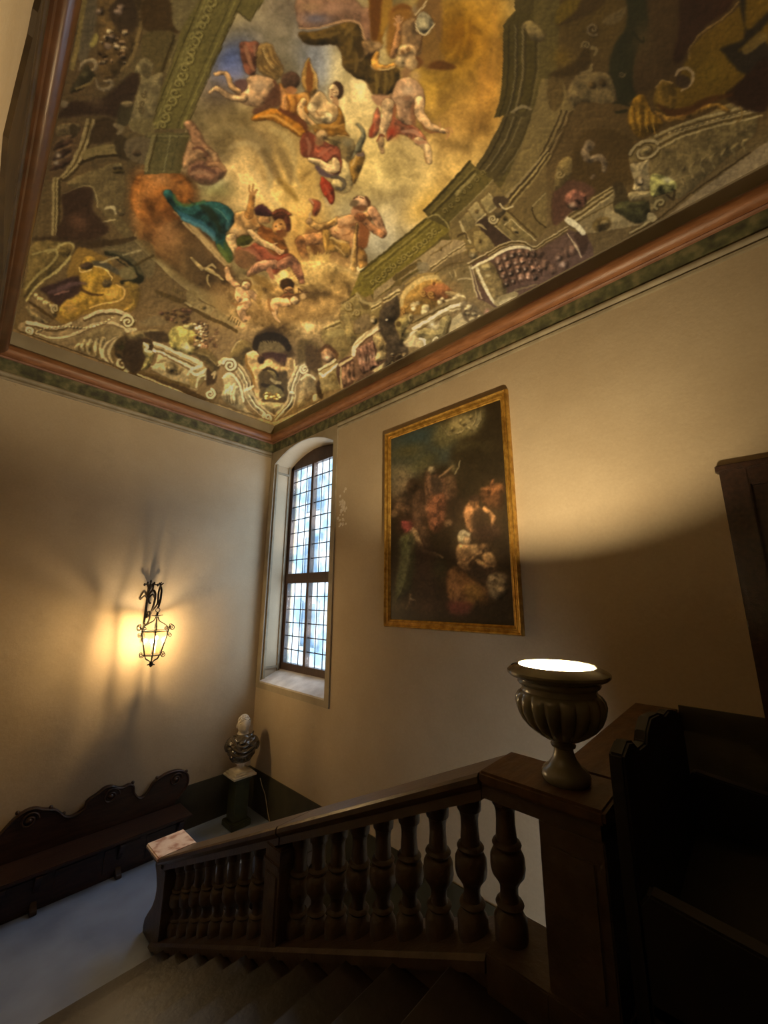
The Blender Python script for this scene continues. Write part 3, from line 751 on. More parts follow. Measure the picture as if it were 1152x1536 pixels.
# ================================================================== PAINTER: builds the colours of the frescoed ceiling and of the oil painting
class Canvas:
    def __init__(s, x0, y0, x1, y1, k, base):
        s.x0, s.y0, s.k = x0, y0, k
        s.W, s.H = int((x1-x0)*k), int((y1-y0)*k)
        s.a = np.zeros((s.H, s.W, 3), np.float32); s.a[:] = s.c(base)
        s.tx, s.ty, s.ts = 0.0, 0.0, 1.0
        s.mot = s.noise(9, 77, 3); s.sf = 1.0; s.halo = 0.0
    @staticmethod
    def c(h): return np.array([int(h[i:i+2], 16)/255 for i in (0, 2, 4)], np.float32)
    def t(s, x=0.0, y=0.0, w=None):          # work in a tile whose 1152 units span w
        s.tx, s.ty, s.ts = x, y, (w/1152.0 if w else 1.0); return s
    def pts(s, p):
        p = np.asarray(p, np.float32).reshape(-1, 2)
        return np.stack([(s.tx+p[:, 0]*s.ts-s.x0)*s.k, (s.ty+p[:, 1]*s.ts-s.y0)*s.k], 1)
    @staticmethod
    def spl(p, closed, n=5):
        m = len(p)
        if m < 3: return p
        q = p if closed else np.vstack([p[:1], p, p[-1:]])
        out = []
        for i in range(m if closed else m-1):
            if closed: p0, p1, p2, p3 = q[(i-1) % m], q[i], q[(i+1) % m], q[(i+2) % m]
            else: p0, p1, p2, p3 = q[i], q[i+1], q[i+2], q[i+3]
            for j in range(n):
                u = j/n
                out.append(.5*(2*p1+(p2-p0)*u+(2*p0-5*p1+4*p2-p3)*u*u+(3*p1-p0-3*p2+p3)*u**3))
        if not closed: out.append(p[-1])
        return np.array(out, np.float32)
    def win(s, lo, hi, pad):
        xa, ya = max(0, int(lo[0]-pad)), max(0, int(lo[1]-pad)); xb, yb = min(s.W, int(hi[0]+pad)+2), min(s.H, int(hi[1]+pad)+2)
        if xb <= xa or yb <= ya: return None
        X, Y = np.meshgrid(np.arange(xa, xb, dtype=np.float32), np.arange(ya, yb, dtype=np.float32))
        return xa, ya, xb, yb, X, Y
    def put(s, w, al, col):
        xa, ya, xb, yb = w[:4]; r = s.a[ya:yb, xa:xb]
        r += (col-r)*al[..., None]
    def shade(s, w, d, R, sh, col, L=(-.45, -.75)):
        """roundness: d = depth inside the shape"""
        u = np.clip(d/R, 0, 1); nz = u**.5
        gy, gx = np.gradient(d); g = np.sqrt(gx*gx+gy*gy)+1e-4
        k = np.sqrt(np.clip(1-nz*nz, 0, 1))
        l = (-(gx/g)*k*L[0]-(gy/g)*k*L[1])*.85+nz*.2-.27
        xa, ya, xb, yb = w[:4]
        l = l+(s.mot[ya:yb, xa:xb]*2.3)
        f = 1+sh*l[..., None]
        return np.clip(col*np.concatenate([f, f*(.99+.01*f), f*(.98-.02*f)], -1), 0, 1)
    def P(s, p, col, soft=1.2, a=1.0, sh=0.0, R=8.0, sm=1):
        p = s.pts(p); soft *= s.sf
        if sm: p = s.spl(p, True)
        w = s.win(p.min(0), p.max(0), soft*s.k+5*s.k)
        if w is None: return s
        X, Y = w[4], w[5]; d2 = np.full(X.shape, 1e9, np.float32); ins = np.zeros(X.shape, bool); m = len(p)
        for i in range(m):
            ax, ay = p[i]; bx, by = p[(i+1) % m]; ex, ey = bx-ax, by-ay
            t = np.clip(((X-ax)*ex+(Y-ay)*ey)/(ex*ex+ey*ey+1e-9), 0, 1)
            d2 = np.minimum(d2, (X-ax-t*ex)**2+(Y-ay-t*ey)**2)
            if abs(ey) > 1e-9:
                c_ = (ay > Y) != (by > Y)
                ins ^= c_ & (X < ex*(Y-ay)/ey+ax)
        d = np.sqrt(d2); d = np.where(ins, d, -d)
        al = np.clip(d/(soft*s.k)+.5, 0, 1); al = al*al*(3-2*al)*a
        cc = s.c(col)
        if sh and s.halo: s.put(w, np.clip(d/(3.4*s.k)+1, 0, 1)**2*s.halo*a, s.c('3d2410'))
        if sh: cc = s.shade(w, d, R*s.k, sh, cc)
        s.put(w, al, cc); return s
    def S(s, p, wd, col, soft=1.0, a=1.0, sh=0.0, sm=1):
        """stroke; wd is one width or a list of widths along the points (full widths, picture pixels)"""
        q = s.pts(p); n0 = len(q); soft *= s.sf
        ws = np.asarray(wd if isinstance(wd, (list, tuple)) else [wd]*n0, np.float32)*s.k/2
        if len(ws) != n0: ws = np.interp(np.linspace(0, 1, n0), np.linspace(0, 1, len(ws)), ws)
        if sm and n0 > 2:
            q2 = s.spl(q, False); ws = np.interp(np.linspace(0, n0-1, len(q2)), np.arange(n0), ws); q = q2
        w = s.win(q.min(0), q.max(0), soft*s.k+float(ws.max())+4*s.k)
        if w is None: return s
        X, Y = w[4], w[5]; d = np.full(X.shape, -1e9, np.float32); R = np.ones(X.shape, np.float32)
        for i in range(len(q)-1):
            ax, ay = q[i]; ex, ey = q[i+1]-q[i]
            t = np.clip(((X-ax)*ex+(Y-ay)*ey)/(ex*ex+ey*ey+1e-9), 0, 1)
            rr = ws[i]+(ws[i+1]-ws[i])*t
            di = rr-np.sqrt((X-ax-t*ex)**2+(Y-ay-t*ey)**2)
            g = di > d; d = np.where(g, di, d); R = np.where(g, rr, R)
        al = np.clip(d/(soft*s.k)+.5, 0, 1); al = al*al*(3-2*al)*a
        cc = s.c(col)
        if sh and s.halo: s.put(w, np.clip(d/(2.6*s.k)+1, 0, 1)**2*s.halo*a, s.c('3d2410'))
        if sh: cc = s.shade(w, d, np.maximum(R, .6), sh, cc)
        s.put(w, al, cc); return s
    def B(s, x, y, rx, ry, col, a=1.0, rot=0.0, pw=2.0):
        (cx, cy), = s.pts([x, y]); rx, ry = rx*s.k*s.ts, ry*s.k*s.ts
        R = max(rx, ry)*2.2
        w = s.win((cx-R, cy-R), (cx+R, cy+R), 1)
        if w is None: return s
        X, Y = w[4]-cx, w[5]-cy; c_, s_ = math.cos(rot), math.sin(rot)
        u = (X*c_+Y*s_)/rx; v = (-X*s_+Y*c_)/ry
        s.put(w, np.exp(-(u*u+v*v)**(pw/2))*a, s.c(col)); return s
    def E(s, x, y, rx, ry, col, soft=1.0, a=1.0, sh=0.0, rot=0.0, R=None):
        n = 18; c_, s_ = math.cos(rot), math.sin(rot)
        p = [(x+rx*math.cos(2*PI*i/n)*c_-ry*math.sin(2*PI*i/n)*s_, y+rx*math.cos(2*PI*i/n)*s_+ry*math.sin(2*PI*i/n)*c_) for i in range(n)]
        return s.P(p, col, soft, a, sh, R or max(1.0, min(rx, ry)*s.ts), sm=0)
    def V(s, x, y, r, turns, wd, col, a0=0.0, sgn=1, a=1.0, asp=1.0, rot=0.0, dark=None):
        """volute: a spiral stroke winding inwards"""
        n = int(10*turns)+4; pp = []
        for i in range(n):
            t = i/(n-1); rr = r*(1-.85*t); an = a0+sgn*2*PI*turns*t
            u, v = rr*math.cos(an), rr*math.sin(an)*asp
            pp += [x+u*math.cos(rot)-v*math.sin(rot), y+u*math.sin(rot)+v*math.cos(rot)]
        if dark: s.S([q+1.2/s.ts for q in pp], wd*1.5, dark, 1.6, a*.8)
        return s.S(pp, [wd, wd*.6], col, 1.0, a)
    def noise(s, scale, seed, octv=3):
        rg = np.random.RandomState(seed); out = np.zeros((s.H, s.W), np.float32); amp = 1.0; tot = 0
        for o in range(octv):
            c_ = max(1.5, scale*s.k/(2**o)); gh, gw = int(s.H/c_)+3, int(s.W/c_)+3
            g = rg.rand(gh, gw).astype(np.float32)
            yy = np.arange(s.H)/c_; xx = np.arange(s.W)/c_
            y0 = yy.astype(int); x0 = xx.astype(int); fy = (yy-y0)[:, None]; fx = (xx-x0)[None]
            fy = fy*fy*(3-2*fy); fx = fx*fx*(3-2*fx)
            v = (g[y0][:, x0]*(1-fy)+g[y0+1][:, x0]*fy)*(1-fx)+(g[y0][:, x0+1]*(1-fy)+g[y0+1][:, x0+1]*fy)*fx
            out += v.astype(np.float32)*amp; tot += amp; amp *= .55
        return out/tot-.5
    def cloudy(s, p, amp, scale, seed, warm=.25):
        """billowing light and dark inside an outline"""
        m = Canvas.__new__(Canvas); m.__dict__.update(s.__dict__); m.a = np.zeros_like(s.a); m.P(p, 'ffffff', 10, sm=0)
        n = s.noise(scale, seed, 4); wx = s.noise(scale*1.3, seed+5, 3)*scale*1.6; wy = s.noise(scale*1.3, seed+6, 3)*scale*1.6
        X, Y = np.meshgrid(np.arange(s.W), np.arange(s.H))
        n = n[np.clip(Y+wy, 0, s.H-1).astype(int), np.clip(X+wx, 0, s.W-1).astype(int)]
        k = 1+m.a[..., :1]*(amp*n[..., None]*np.array([1.6, 1.7, 1.7+warm], np.float32))
        s.a = np.clip(s.a*k, 0, 1)
    def relief(s, p, amp, seed, flat=.95, lift=1.10):
        """carved look everywhere outside an outline: noise lit from one side"""
        m = Canvas.__new__(Canvas); m.__dict__.update(s.__dict__); m.a = np.zeros_like(s.a); m.P(p, 'ffffff', 8, sm=0)
        e = np.zeros((s.H, s.W), np.float32)
        for sc, k in ((16, 1.0), (8, .9)):
            n = s.noise(sc, seed+sc, 2); n = np.abs(n)**.7
            e += k*(n-np.roll(n, (2, 2), (0, 1)))
        r = int(14*s.k); b = s.a
        for ax in (0, 1):
            pw = [(0, 0)]*3; pw[ax] = (r+1, r); c_ = np.cumsum(np.pad(b, pw, 'edge'), ax, dtype=np.float64)
            b = ((np.take(c_, range(2*r+1, c_.shape[ax]), ax)-np.take(c_, range(0, c_.shape[ax]-2*r-1), ax))/(2*r+1)).astype(np.float32)
        q = 1-m.a[..., :1]
        s.a = s.a*(1-q)+q*(b+(s.a-b)*flat)*np.array([lift, lift*1.035, lift*1.13], np.float32)
        s.a = np.clip(s.a*(1+(1-m.a[..., :1])*np.clip(e*amp, -.5, .6)[..., None]), 0, 1)
    def finish(s, seed, warp=1.6, grain=.10, cloud=.14, sat=1.0, tint=(1, 1, 1)):
        dx = (s.noise(14, seed)*warp*2+s.noise(5, seed+7, 2)*warp*1.6)*s.k; dy = (s.noise(14, seed+1)*warp*2+s.noise(5, seed+8, 2)*warp*1.6)*s.k
        X, Y = np.meshgrid(np.arange(s.W), np.arange(s.H))
        s.a = s.sample_px(X+dx, Y+dy)
        s.a *= (1+cloud*s.noise(40, seed+2)*2+grain*s.noise(4, seed+3, 2)*2+grain*.6*s.noise(2, seed+4, 1)*2)[..., None]
        g = s.a.mean(-1, keepdims=True); s.a = (g+(s.a-g)*sat)*np.array(tint, np.float32)
        s.a = np.clip(s.a, 0, 1)
    def sample_px(s, X, Y):
        X = np.clip(X, 0, s.W-1.001); Y = np.clip(Y, 0, s.H-1.001)
        x0 = X.astype(int); y0 = Y.astype(int); fx = (X-x0)[..., None]; fy = (Y-y0)[..., None]
        A = s.a
        return ((A[y0, x0]*(1-fx)+A[y0, x0+1]*fx)*(1-fy)+(A[y0+1, x0]*(1-fx)+A[y0+1, x0+1]*fx)*fy).astype(np.float32)
    def sample(s, x, y): return s.sample_px((np.asarray(x)-s.x0)*s.k, (np.asarray(y)-s.y0)*s.k)
# ------------------------------------------------------------------ the fresco (drawn on a cartoon sheet, later laid onto the vault plane)
def paint_fresco():
    C = Canvas(-80, -150, 1260, 690, 1.0, '4a3a21')
    B, P, S, E, V, t = C.B, C.P, C.S, C.E, C.V, C.t
    t()
    # stone architecture, broad tones
    B(620, 500, 260, 120, '75613f', .9, -.35); B(330, 540, 200, 80, '6c5638', .9, .35); B(150, 470, 120, 90, '5b4629', .8)
    B(900, 230, 150, 130, '4d3a1c', .8); B(1080, 120, 150, 160, '35240d', .9); B(120, 150, 90, 200, '45341f', .7); B(880, 20, 110, 80, '44330f', .7)
    B(240, 80, 60, 160, '504427', .6, .3); B(760, 330, 90, 70, '6b5734', .7); B(480, 560, 60, 60, '705b3c', .7); B(1090, 240, 120, 60, '5a492a', .7, -.35)
    # ---------------- heaven opening
    sky = [398,-160, 397,0, 374,32, 355,17, 316,104, 280,186, 262,262, 215,300, 200,360, 260,420, 330,470, 420,500, 500,470, 541,409, 620,346, 640,327, 636,317, 705,242, 712,252, 730,228, 757,172, 741,177, 750,150, 755,100, 755,36, 772,17, 770,-160]
    P(sky, '8f8058', 1.5, sm=0)
    for (x, y, rx, ry, c, a, r) in [
        (440,10,60,60,'6b5f55',.9,0), (420,70,60,50,'837a68',.9,0), (345,88,40,26,'48599a',.95,-.9), (352,108,34,22,'5160a0',.8,-.9), (470,85,30,50,'6d7488',.85,0), (485,110,14,28,'737b92',.8,0),
        (330,140,40,30,'6c5a58',.7,0), (690,60,75,110,'97690c',.97,0), (650,140,60,70,'90701f',.9,0), (735,60,26,130,'ab7c22',.7,.06), (700,180,60,60,'a57a33',.85,0), (640,220,60,50,'a07f44',.85,0), (660,280,55,50,'b79a5b',.85,0),
        (735,130,20,50,'b27f30',.8,0), (690,60,26,30,'845405',.8,.3), (560,230,45,70,'b39d61',.95,0), (590,270,60,50,'a89660',.85,0), (600,330,45,50,'a09270',.9,0), (565,365,50,40,'8f8d84',.9,-.5), (520,330,40,30,'8d8a78',.8,0),
        (545,130,36,50,'cdba86',.95,.5), (525,105,26,36,'cfc092',.95,.6), (540,175,30,40,'bda873',.8,0), (620,235,36,26,'b7a574',.7,.8), (690,250,36,26,'c19f58',.7,-.5), (640,310,40,22,'c8a34c',.8,-.6), (480,340,60,30,'a59368',.7,0),
        (380,190,70,40,'7c6840',.95,.2), (345,215,50,34,'81704a',.9,.4), (420,250,70,60,'8c6f3a',.9,.5), (395,215,24,20,'5b4832',.75,.6), (340,240,30,16,'6d6650',.8,0), (440,270,40,36,'97783a',.9,.5), (370,260,50,40,'bd9d64',.9,.5),
        (390,290,60,36,'bf9f66',.95,.3), (350,290,50,24,'b79a66',.9,.1), (440,310,40,30,'c6a661',.9,.6), (455,345,30,36,'c79b4e',.95,.5), (450,385,24,36,'c8944a',.95,.3), (425,215,22,44,'97804e',.7,-.5),
        (320,275,24,14,'8f8f72',.8,0), (325,287,26,12,'80804c',.6,0), (290,235,22,30,'8c6850',.8,0)]:
        B(x, y, rx, ry, c, a, r)
    Y_, X_ = np.mgrid[0:C.H, 0:C.W].astype(np.float32); X_ = X_/C.k+C.x0; Y_ = Y_/C.k+C.y0
    C.a = np.clip(C.a*(1+.30*np.exp(-((X_-570)/150)**2-((Y_-240)/120)**2)+.16*np.exp(-((X_-410)/90)**2-((Y_-290)/70)**2))[..., None], 0, 1)
    C.cloudy(sky, .5, 34, 5); C.cloudy(sky, .14, 13, 9); C.sf = 1.35; C.halo = .5
    # streaked ochre glory
    for (x0, y0, x1, y1, c) in [(742,10,735,140,'bb8630'), (728,40,716,150,'a5731c'), (750,60,748,120,'a87422'), (700,20,690,90,'a97a14'), (722,100,712,200,'b98639'), (668,90,690,60,'a87c20'), (655,130,690,110,'8a6414'), (640,180,680,150,'9c7a2a')]:
        S([x0, y0, (x0+x1)/2+4, (y0+y1)/2, x1, y1], [3, 8, 3], c, 6, .55)
    # cloud modelling
    for p, w, c, a in [([300,205,330,190,360,195,395,215,402,240],[6,16,10],'8f7c52',.7), ([345,222,372,214,395,232,405,262,404,285],[4,10,12,6],'b29c6c',.8), ([408,195,428,205,440,230,442,262,450,280],[6,12,8,4],'b09a66',.65), ([420,225,432,250,436,275],[10,14,6],'75603a',.7), ([372,250,388,268,400,292,425,318],[4,9,12,5],'ceb27a',.7), ([455,330,452,352,462,372],[6,12,5],'ddb765',.7), ([395,226,410,252,420,275],[10,14,8],'6b5430',.65), ([418,268,432,284,446,300],[6,10,6],'8d6b26',.7)]:
        S(p, w, c, 6, a)
    # ---------------- great brown cloud and fallen shapes at the left
    P([193,262, 215,248, 245,252, 280,260, 298,285, 302,325, 330,370, 350,410, 340,440, 300,430, 255,400, 215,370, 195,325], '5d4122', 9, .95)
    P([196,285, 208,262, 235,254, 262,258, 283,272, 290,295, 284,318, 262,330, 235,340, 212,330, 198,312], '7c491c', 6, .95, .35, 22)
    B(225, 285, 16, 30, '8a5626', .7, .3); B(250, 272, 30, 10, '8d6034', .6, .35); B(245, 350, 26, 20, '94683f', .9, .3); B(225, 335, 20, 26, '75481f', .7); B(258, 320, 16, 7, '5d3516', .8, .3)
    B(300, 385, 30, 34, '4b3a24', .85, .5); B(320, 420, 36, 26, '4f3e27', .8, .4); B(280, 410, 30, 20, '584529', .7)
    C.cloudy([193,262, 215,248, 280,260, 298,285, 302,325, 330,370, 350,410, 340,440, 300,430, 255,400, 215,370, 195,325], .7, 22, 41)
    S([262,318, 285,336, 305,357, 325,378, 344,398], [3, 7, 7, 5], 'b79b6a', 4, .9); S([275,334, 300,358, 322,382, 338,398], [3, 4, 3], 'cbb080', 2.5, .7)
    # ---------------- carved green frame, left
    P([338,-160, 360,-30, 372,-20, 398,-160], '5a4e24', 1, sm=0)
    P([300,-60, 345,-60, 397,0, 374,32, 355,17, 316,104, 278,193, 218,193, 258,95], '544a22', 1.2, sm=0)
    P([219,199, 286,199, 270,260, 216,262], '4d4424', 1.2, sm=0)
    for d, c, w, a in [(0,'3a3114',2,.9), (8,'6f6330',3,.8), (14,'3d3416',2,.8), (36,'6a5f30',2.2,.8), (41,'3a3013',2,.9), (50,'6c6134',2.6,.7), (56,'362d12',2.2,.9)]:
        S([355-d*.93+10, -8-d*.35, 278-d*1.0+2, 191], w, c, 1, a, sm=0)
    for i in range(16):          # acanthus along the band
        u = i/15; x, y = 318-u*75, 2+u*186
        V(x, y, 8, 1.1, 3.2, '7b6f3a', 1.5+i*.5, 1 if i % 2 else -1, .85, dark='332a0e')
        S([x-9, y+4, x-2, y-3, x+9, y-6], [1, 3, 1], '74683a', 1.2, .7)
    S([222,204, 284,204], 2.4, '6b613a', 1, .8, sm=0); S([255,204, 246,258], 2, '6f6540', 1, .8, sm=0); S([235,202, 219,258], 2.2, '7a6e4a', 1, .8, sm=0); S([268,204, 256,256], 1.6, '39311a', 1, .7, sm=0)
    S([374,32, 392,4], 2.6, '3c3315', 1, .9, sm=0); S([355,17, 374,32], 2.4, '40361a', 1, .9, sm=0); S([316,104, 355,17], 2.6, '3a3012', 1.2, .9, sm=0)
    # figures tucked under the frame
    t(240, 180, 200)
    P([210,30, 270,10, 340,90, 390,200, 480,290, 520,380, 470,400, 380,330, 300,250, 260,130], '9a6f52', 4, .95, .5, 8); P([210,290, 260,190, 330,240, 410,260, 400,310, 300,350, 200,420], 'b28763', 4, .95, .4, 8)
    P([240,420, 330,350, 470,380, 560,430, 560,480, 440,560, 330,540, 250,480], '7a5442', 5, .9, .5, 8)
    S([290,250, 350,245, 410,290, 390,310], [4,5,3], '5d3a2c', 2, .8); S([270,430, 340,400, 430,430, 480,460], [3,6,3], '57382e', 2.5, .8); S([410,260, 470,310, 480,365], [7,9,4], 'b08a66', 2, .8, .4); S([430,390, 500,380, 560,440], [7,9,6], '9a7050', 3, .8, .4); S([270,470, 350,450, 430,480], [4,6,4], '9d765a', 2.5, .7)
    # ---------------- winged boy in the blue
    t(300, 0, 200)
    P([345,375, 420,362, 495,365, 505,430, 485,560, 470,645, 400,630, 358,520], '744434', 2, 1, .5, 6); S([390,400, 420,500, 460,600], [5,7,4], '9a6a4c', 2.5, .8); S([470,400, 480,480], [4,3], '9d7258', 2, .7)
    P([505,400, 560,375, 620,390, 660,470, 705,560, 718,640, 660,690, 580,670, 500,590, 490,490], '83673a', 2, 1, .5, 8)
    for p in ([530,420,560,520,620,600,690,640], [570,400,610,500,680,580], [520,500,550,590,620,640], [620,410,650,500,700,570]): S(p, [2,4,2], '5a4220', 1.6, .7); 
    S([540,410,575,510,640,590], [2,3,1], 'b0945c', 1.4, .7)
    P([300,700, 400,690, 430,780, 350,860, 310,800], '5a3a38', 4, .9)
    P([405,680, 470,645, 560,665, 640,685, 655,740, 630,820, 590,880, 500,915, 400,905, 330,860, 345,815, 400,780, 415,730], 'b48c68', 2, 1, .55, 14)
    B(510, 740, 70, 60, 'd4b28c', .7); B(430, 850, 60, 40, 'cdaa82', .6); B(590, 850, 40, 50, '8a5f42', .6)
    S([380,850, 270,840, 150,765, 85,800], [11,9,6,5], 'bf9a74', 1.6, 1, .5); S([330,790, 270,740, 250,670, 210,630, 130,640], [9,8,7,6,5], 'b58d64', 1.6, 1, .5)
    S([640,700, 660,780, 640,900], [4,7,5], '5b3420', 3, .9)
    # ---------------- dark-haired figure, orange robe, flame wing
    P([945,500, 905,560, 880,650, 895,760, 955,830, 1015,765, 1010,660, 965,570], 'a07a3e', 1.6, 1, .4, 6); P([942,530, 918,620, 915,730, 945,815, 975,740, 968,620], '774517', 2, .95); S([960,560, 1000,660, 1015,770], [2,3,2], 'c9a665', 1.4, .8)
    t(380, 100, 200)
    P([225,140, 300,220, 380,240, 470,220, 500,300, 470,420, 400,440, 300,400, 230,350], 'a8702c', 2, 1, .5, 8); P([235,160, 290,260, 280,380, 235,330], 'c98d52', 2, .9, .4)
    E(325, 122, 80, 78, '452f24', 2.5, 1, .5); E(330, 205, 50, 38, '9c643a', 3, .9); S([290,270, 310,330, 300,390], [3,4,3], '7a4716', 2, .8); S([360,260, 375,320, 360,400], [3,4,3], '7a4716', 2, .8); S([400,240, 450,250, 480,320], [4,6,4], 'cf9a50', 2, .8)
    P([150,200, 230,160, 240,330, 140,370, 20,420, 0,360, 90,320], '553322', 5, .9)
    P([0,425, 100,378, 200,365, 300,415, 400,475, 475,565, 465,600, 380,600, 280,525, 150,465, 0,465], 'a5691c', 2.5, 1, .4, 7); S([230,370, 330,420, 420,480, 470,560], [6,11,6], '5f3018', 3, .9); S([60,430, 180,430, 300,500, 400,580], [3,5,3], 'd09a48', 2, .7)
    # woman looking up
    E(722, 210, 56, 82, '3d281a', 2, 1, .3); P([660,170, 690,150, 730,190, 735,250, 690,295, 655,265, 650,210], 'd3b188', 1.6, 1, .4, 6)
    S([668,205, 690,200], 1.6, '5a3a24', .8, .9, sm=0); S([700,225, 725,222], 1.4, '5a3a24', .8, .8, sm=0); S([685,215, 680,240, 692,246], 1.2, '9a6a48', .8, .8); S([668,260, 690,266], 2, '7a3a2a', .8, .9, sm=0)
    P([690,280, 730,270, 735,360, 690,350], 'b48a5e', 2, 1)
    P([560,215, 610,240, 650,300, 710,330, 745,400, 700,480, 610,485, 520,440, 470,360, 490,290], 'cba87a', 2, 1, .4, 10)
    E(510, 355, 42, 42, 'dfc396', 4, .95, .5); E(635, 440, 52, 45, 'e6cd9e', 4, .95, .5); S([545,380, 570,420, 610,415], [2,3,2], '94693c', 2, .7); B(690, 370, 40, 30, 'a27a48', .6)
    P([735,350, 785,440, 795,545, 830,600, 740,610, 640,620, 530,570, 550,500, 680,490, 730,430], '936524', 2, 1, .4, 8); S([560,560, 660,540, 770,560], [4,6,4], '6f4a14', 2.5, .7); S([600,500, 700,520, 780,500], [3,4,2], 'bd8d44', 2, .7); S([640,645, 730,600, 830,612], [3,4,2], 'd0aa60', 1.4, .9)
    S([430,295, 405,370, 450,440, 545,525], [9,11,9,6], 'd2a670', 1.6, 1, .5); S([480,540, 540,520, 600,545], [5,8,5], '8a6a30', 3, .8)
    # ---------------- red-cloaked figure with horn and wings
    t(400, 180, 200)
    P([510,150, 600,140, 720,160, 770,240, 740,330, 690,370, 640,320, 620,250], '857048', 3, 1, .4, 10); S([760,330, 810,200, 840,120, 800,50, 780,40], [10,9,7,4,2], '78745f', 2, 1, .5); B(700, 190, 50, 40, '7d765f', .7)
    P([650,330, 720,400, 755,480, 725,590, 680,630, 600,610, 555,545, 640,460], 'bba778', 3, 1, .4, 10)
    P([770,300, 830,275, 845,335, 805,450, 755,550, 730,480, 718,395], '8a672c', 1.6, 1, .5, 8); P([770,300, 830,275, 842,310, 790,320], '6d5a58', 2, .9); S([770,310, 745,380, 725,400], [2,3,1], 'cfae70', 1.4, .8)
    P([330,110, 415,130, 520,195, 620,245, 642,330, 642,440, 600,475, 555,445, 600,385, 570,335, 510,372, 420,325, 340,325, 298,292, 288,185], '934832', 2, 1, .55, 10)
    P([330,110, 410,130, 400,300, 330,320, 295,290, 290,180], '6f3420', 4, .8); S([450,310, 500,270, 560,240], [4,6,3], 'b5674c', 2.5, .8); S([520,340, 560,290, 610,280], [4,6,3], 'ad5c44', 2.5, .8); S([345,160, 370,230, 360,300], [4,6,3], '9f6a50', 3, .7)
    E(478, 130, 52, 44, 'aa8a62', 3, 1, .5); E(455, 185, 40, 40, '94744c', 4, .8)
    S([370,340, 450,372, 540,415, 600,415, 588,345], [6,10,13,13,8], 'd8b88c', 1.6, 1, .5); S([430,405, 480,455, 560,485, 620,480], [5,8,6,3], '4d3a48', 3, .9)
    P([475,490, 545,540, 585,620, 578,715, 545,722, 495,640, 465,565], '91301a', 2, 1, .5, 7); S([500,560, 540,630, 560,700], [3,5,3], 'b4543a', 2, .6)
    S([560,490, 640,508, 675,550, 650,600, 605,590], [3,5,5,5,4], '5d5347', 1.4, 1, .3); S([500,680, 520,720, 545,735], [4,5,3], 'c4ae84', 2, .8)
    P([370,690, 455,700, 462,770, 425,830, 395,810, 400,750], '93452c', 3, .95, .4); S([375,690, 400,720], [5,3], 'c89a70', 1.6, .8, sm=0)
    # ---------------- cloud, drapery and dark mantle above the central nude
    t(460, 0, 200)
    P([-60,-40, 330,-60, 470,60, 560,90, 560,330, 500,340, 470,210, 330,190, 200,215, -20,245, -70,200], '8d6753', 5, .95, .3, 20); B(80, 160, 120, 45, '676071', .95); B(240, 70, 160, 50, 'aa8069', .8); B(20, 60, 90, 40, 'a5835f', .7); B(510, 200, 40, 110, '94684e', .8)
    P([545,-60, 720,-60, 720,120, 660,330, 660,380, 570,380, 550,150], '7e520f', 4, .95); P([550,-60, 650,-60, 640,200, 600,360, 560,330], '5a320b', 4, .9); P([660,-40, 730,-40, 720,150, 660,290, 640,240], '9b7426', 4, .85); P([720,80, 800,40, 900,60, 930,180, 860,330, 740,480, 690,440, 700,250], '8b5c1c', 5, .9); S([750,100, 820,50, 900,80], [4,7,4], '6d3d10', 3, .7)
    P([900,150, 1000,-40, 1150,-40, 1170,300, 1140,420, 1160,560, 1080,600, 980,560, 900,430, 860,300], '77552a', 6, .9); P([1000,300, 1100,250, 1150,420, 1200,530, 1130,590, 1020,560], '7b5a24', 4, .8); P([1080,540, 1160,520, 1270,560, 1260,600, 1060,590], '55300b', 4, .9)
    P([-70,285, 60,270, 180,245, 300,200, 400,190, 455,205, 480,330, 545,400, 600,430, 555,560, 600,610, 700,590, 795,600, 800,680, 745,800, 640,825, 560,800, 500,700, 420,670, 320,580, 300,460, 250,385, 100,390, -20,370], '4c3916', 2, 1, .5, 14)
    for p, c in (([330,300,360,260,400,240],'6f5726'), ([350,480,380,400,390,300],'66501f'), ([420,620,440,520,430,450],'6d5526'), ([600,640,610,720,600,800],'7d652a'), ([680,620,690,710,670,800],'7a622a'), ([740,620,735,700,710,780],'6b531f'), ([60,330,180,310,280,280],'6a5222'), ([470,520,500,450,510,420],'8a6c3e')): S(p, [3,7,3], c, 3, .8)
    S([470,480, 460,420, 450,330], [8,12,6], '33240c', 4, .8); S([570,470, 560,520, 590,580], [6,8,5], '36220b', 3, .8)
    S([-60,245, 100,235, 220,205, 330,178, 440,190, 475,240, 495,330, 545,395], [2,3,3.5,3,2], 'b48c66', 1.5, .9); S([560,800, 530,740, 500,690], [2,3,1], '9a7a50', 1.5, .7)
    P([480,360, 600,360, 650,400, 600,450, 520,480, 500,430], '92714a', 4, .9, .5); B(610, 390, 30, 26, 'a88860', .8)
    S([790,150, 795,260, 775,360, 745,480], [6,7,9,10], 'a8764a', 1.8, 1, .5)
    for p in ([780,200,765,165,752,160], [790,190,785,150,780,140], [800,190,805,150,802,138], [812,200,825,165,835,145], [770,220,755,205,750,200]): S(p, [3,2], 'b28458', 1, 1)
    S([610,465, 590,520, 615,580, 690,585, 770,560], [7,10,11,9,7], 'cb913e', 2, 1, .5); S([620,600, 700,600, 760,580], [2,3,2], 'dcbd7c', 1.4, .8)
    P([830,200, 930,160, 950,280, 990,320, 980,460, 900,480, 830,420, 815,300], '8f6f4c', 4, .9, .4); E(870, 450, 85, 70, 'b8956c', 4, 1, .6); E(820, 530, 60, 50, 'd1b68c', 5, .9, .5); E(900, 540, 60, 70, 'c0a078', 5, .9, .5); E(830, 450, 18, 20, '6d4a26', 3, .8); E(880, 430, 20, 26, '6d4a26', 3, .8); E(860, 630, 50, 50, '8c6544', 6, .8)
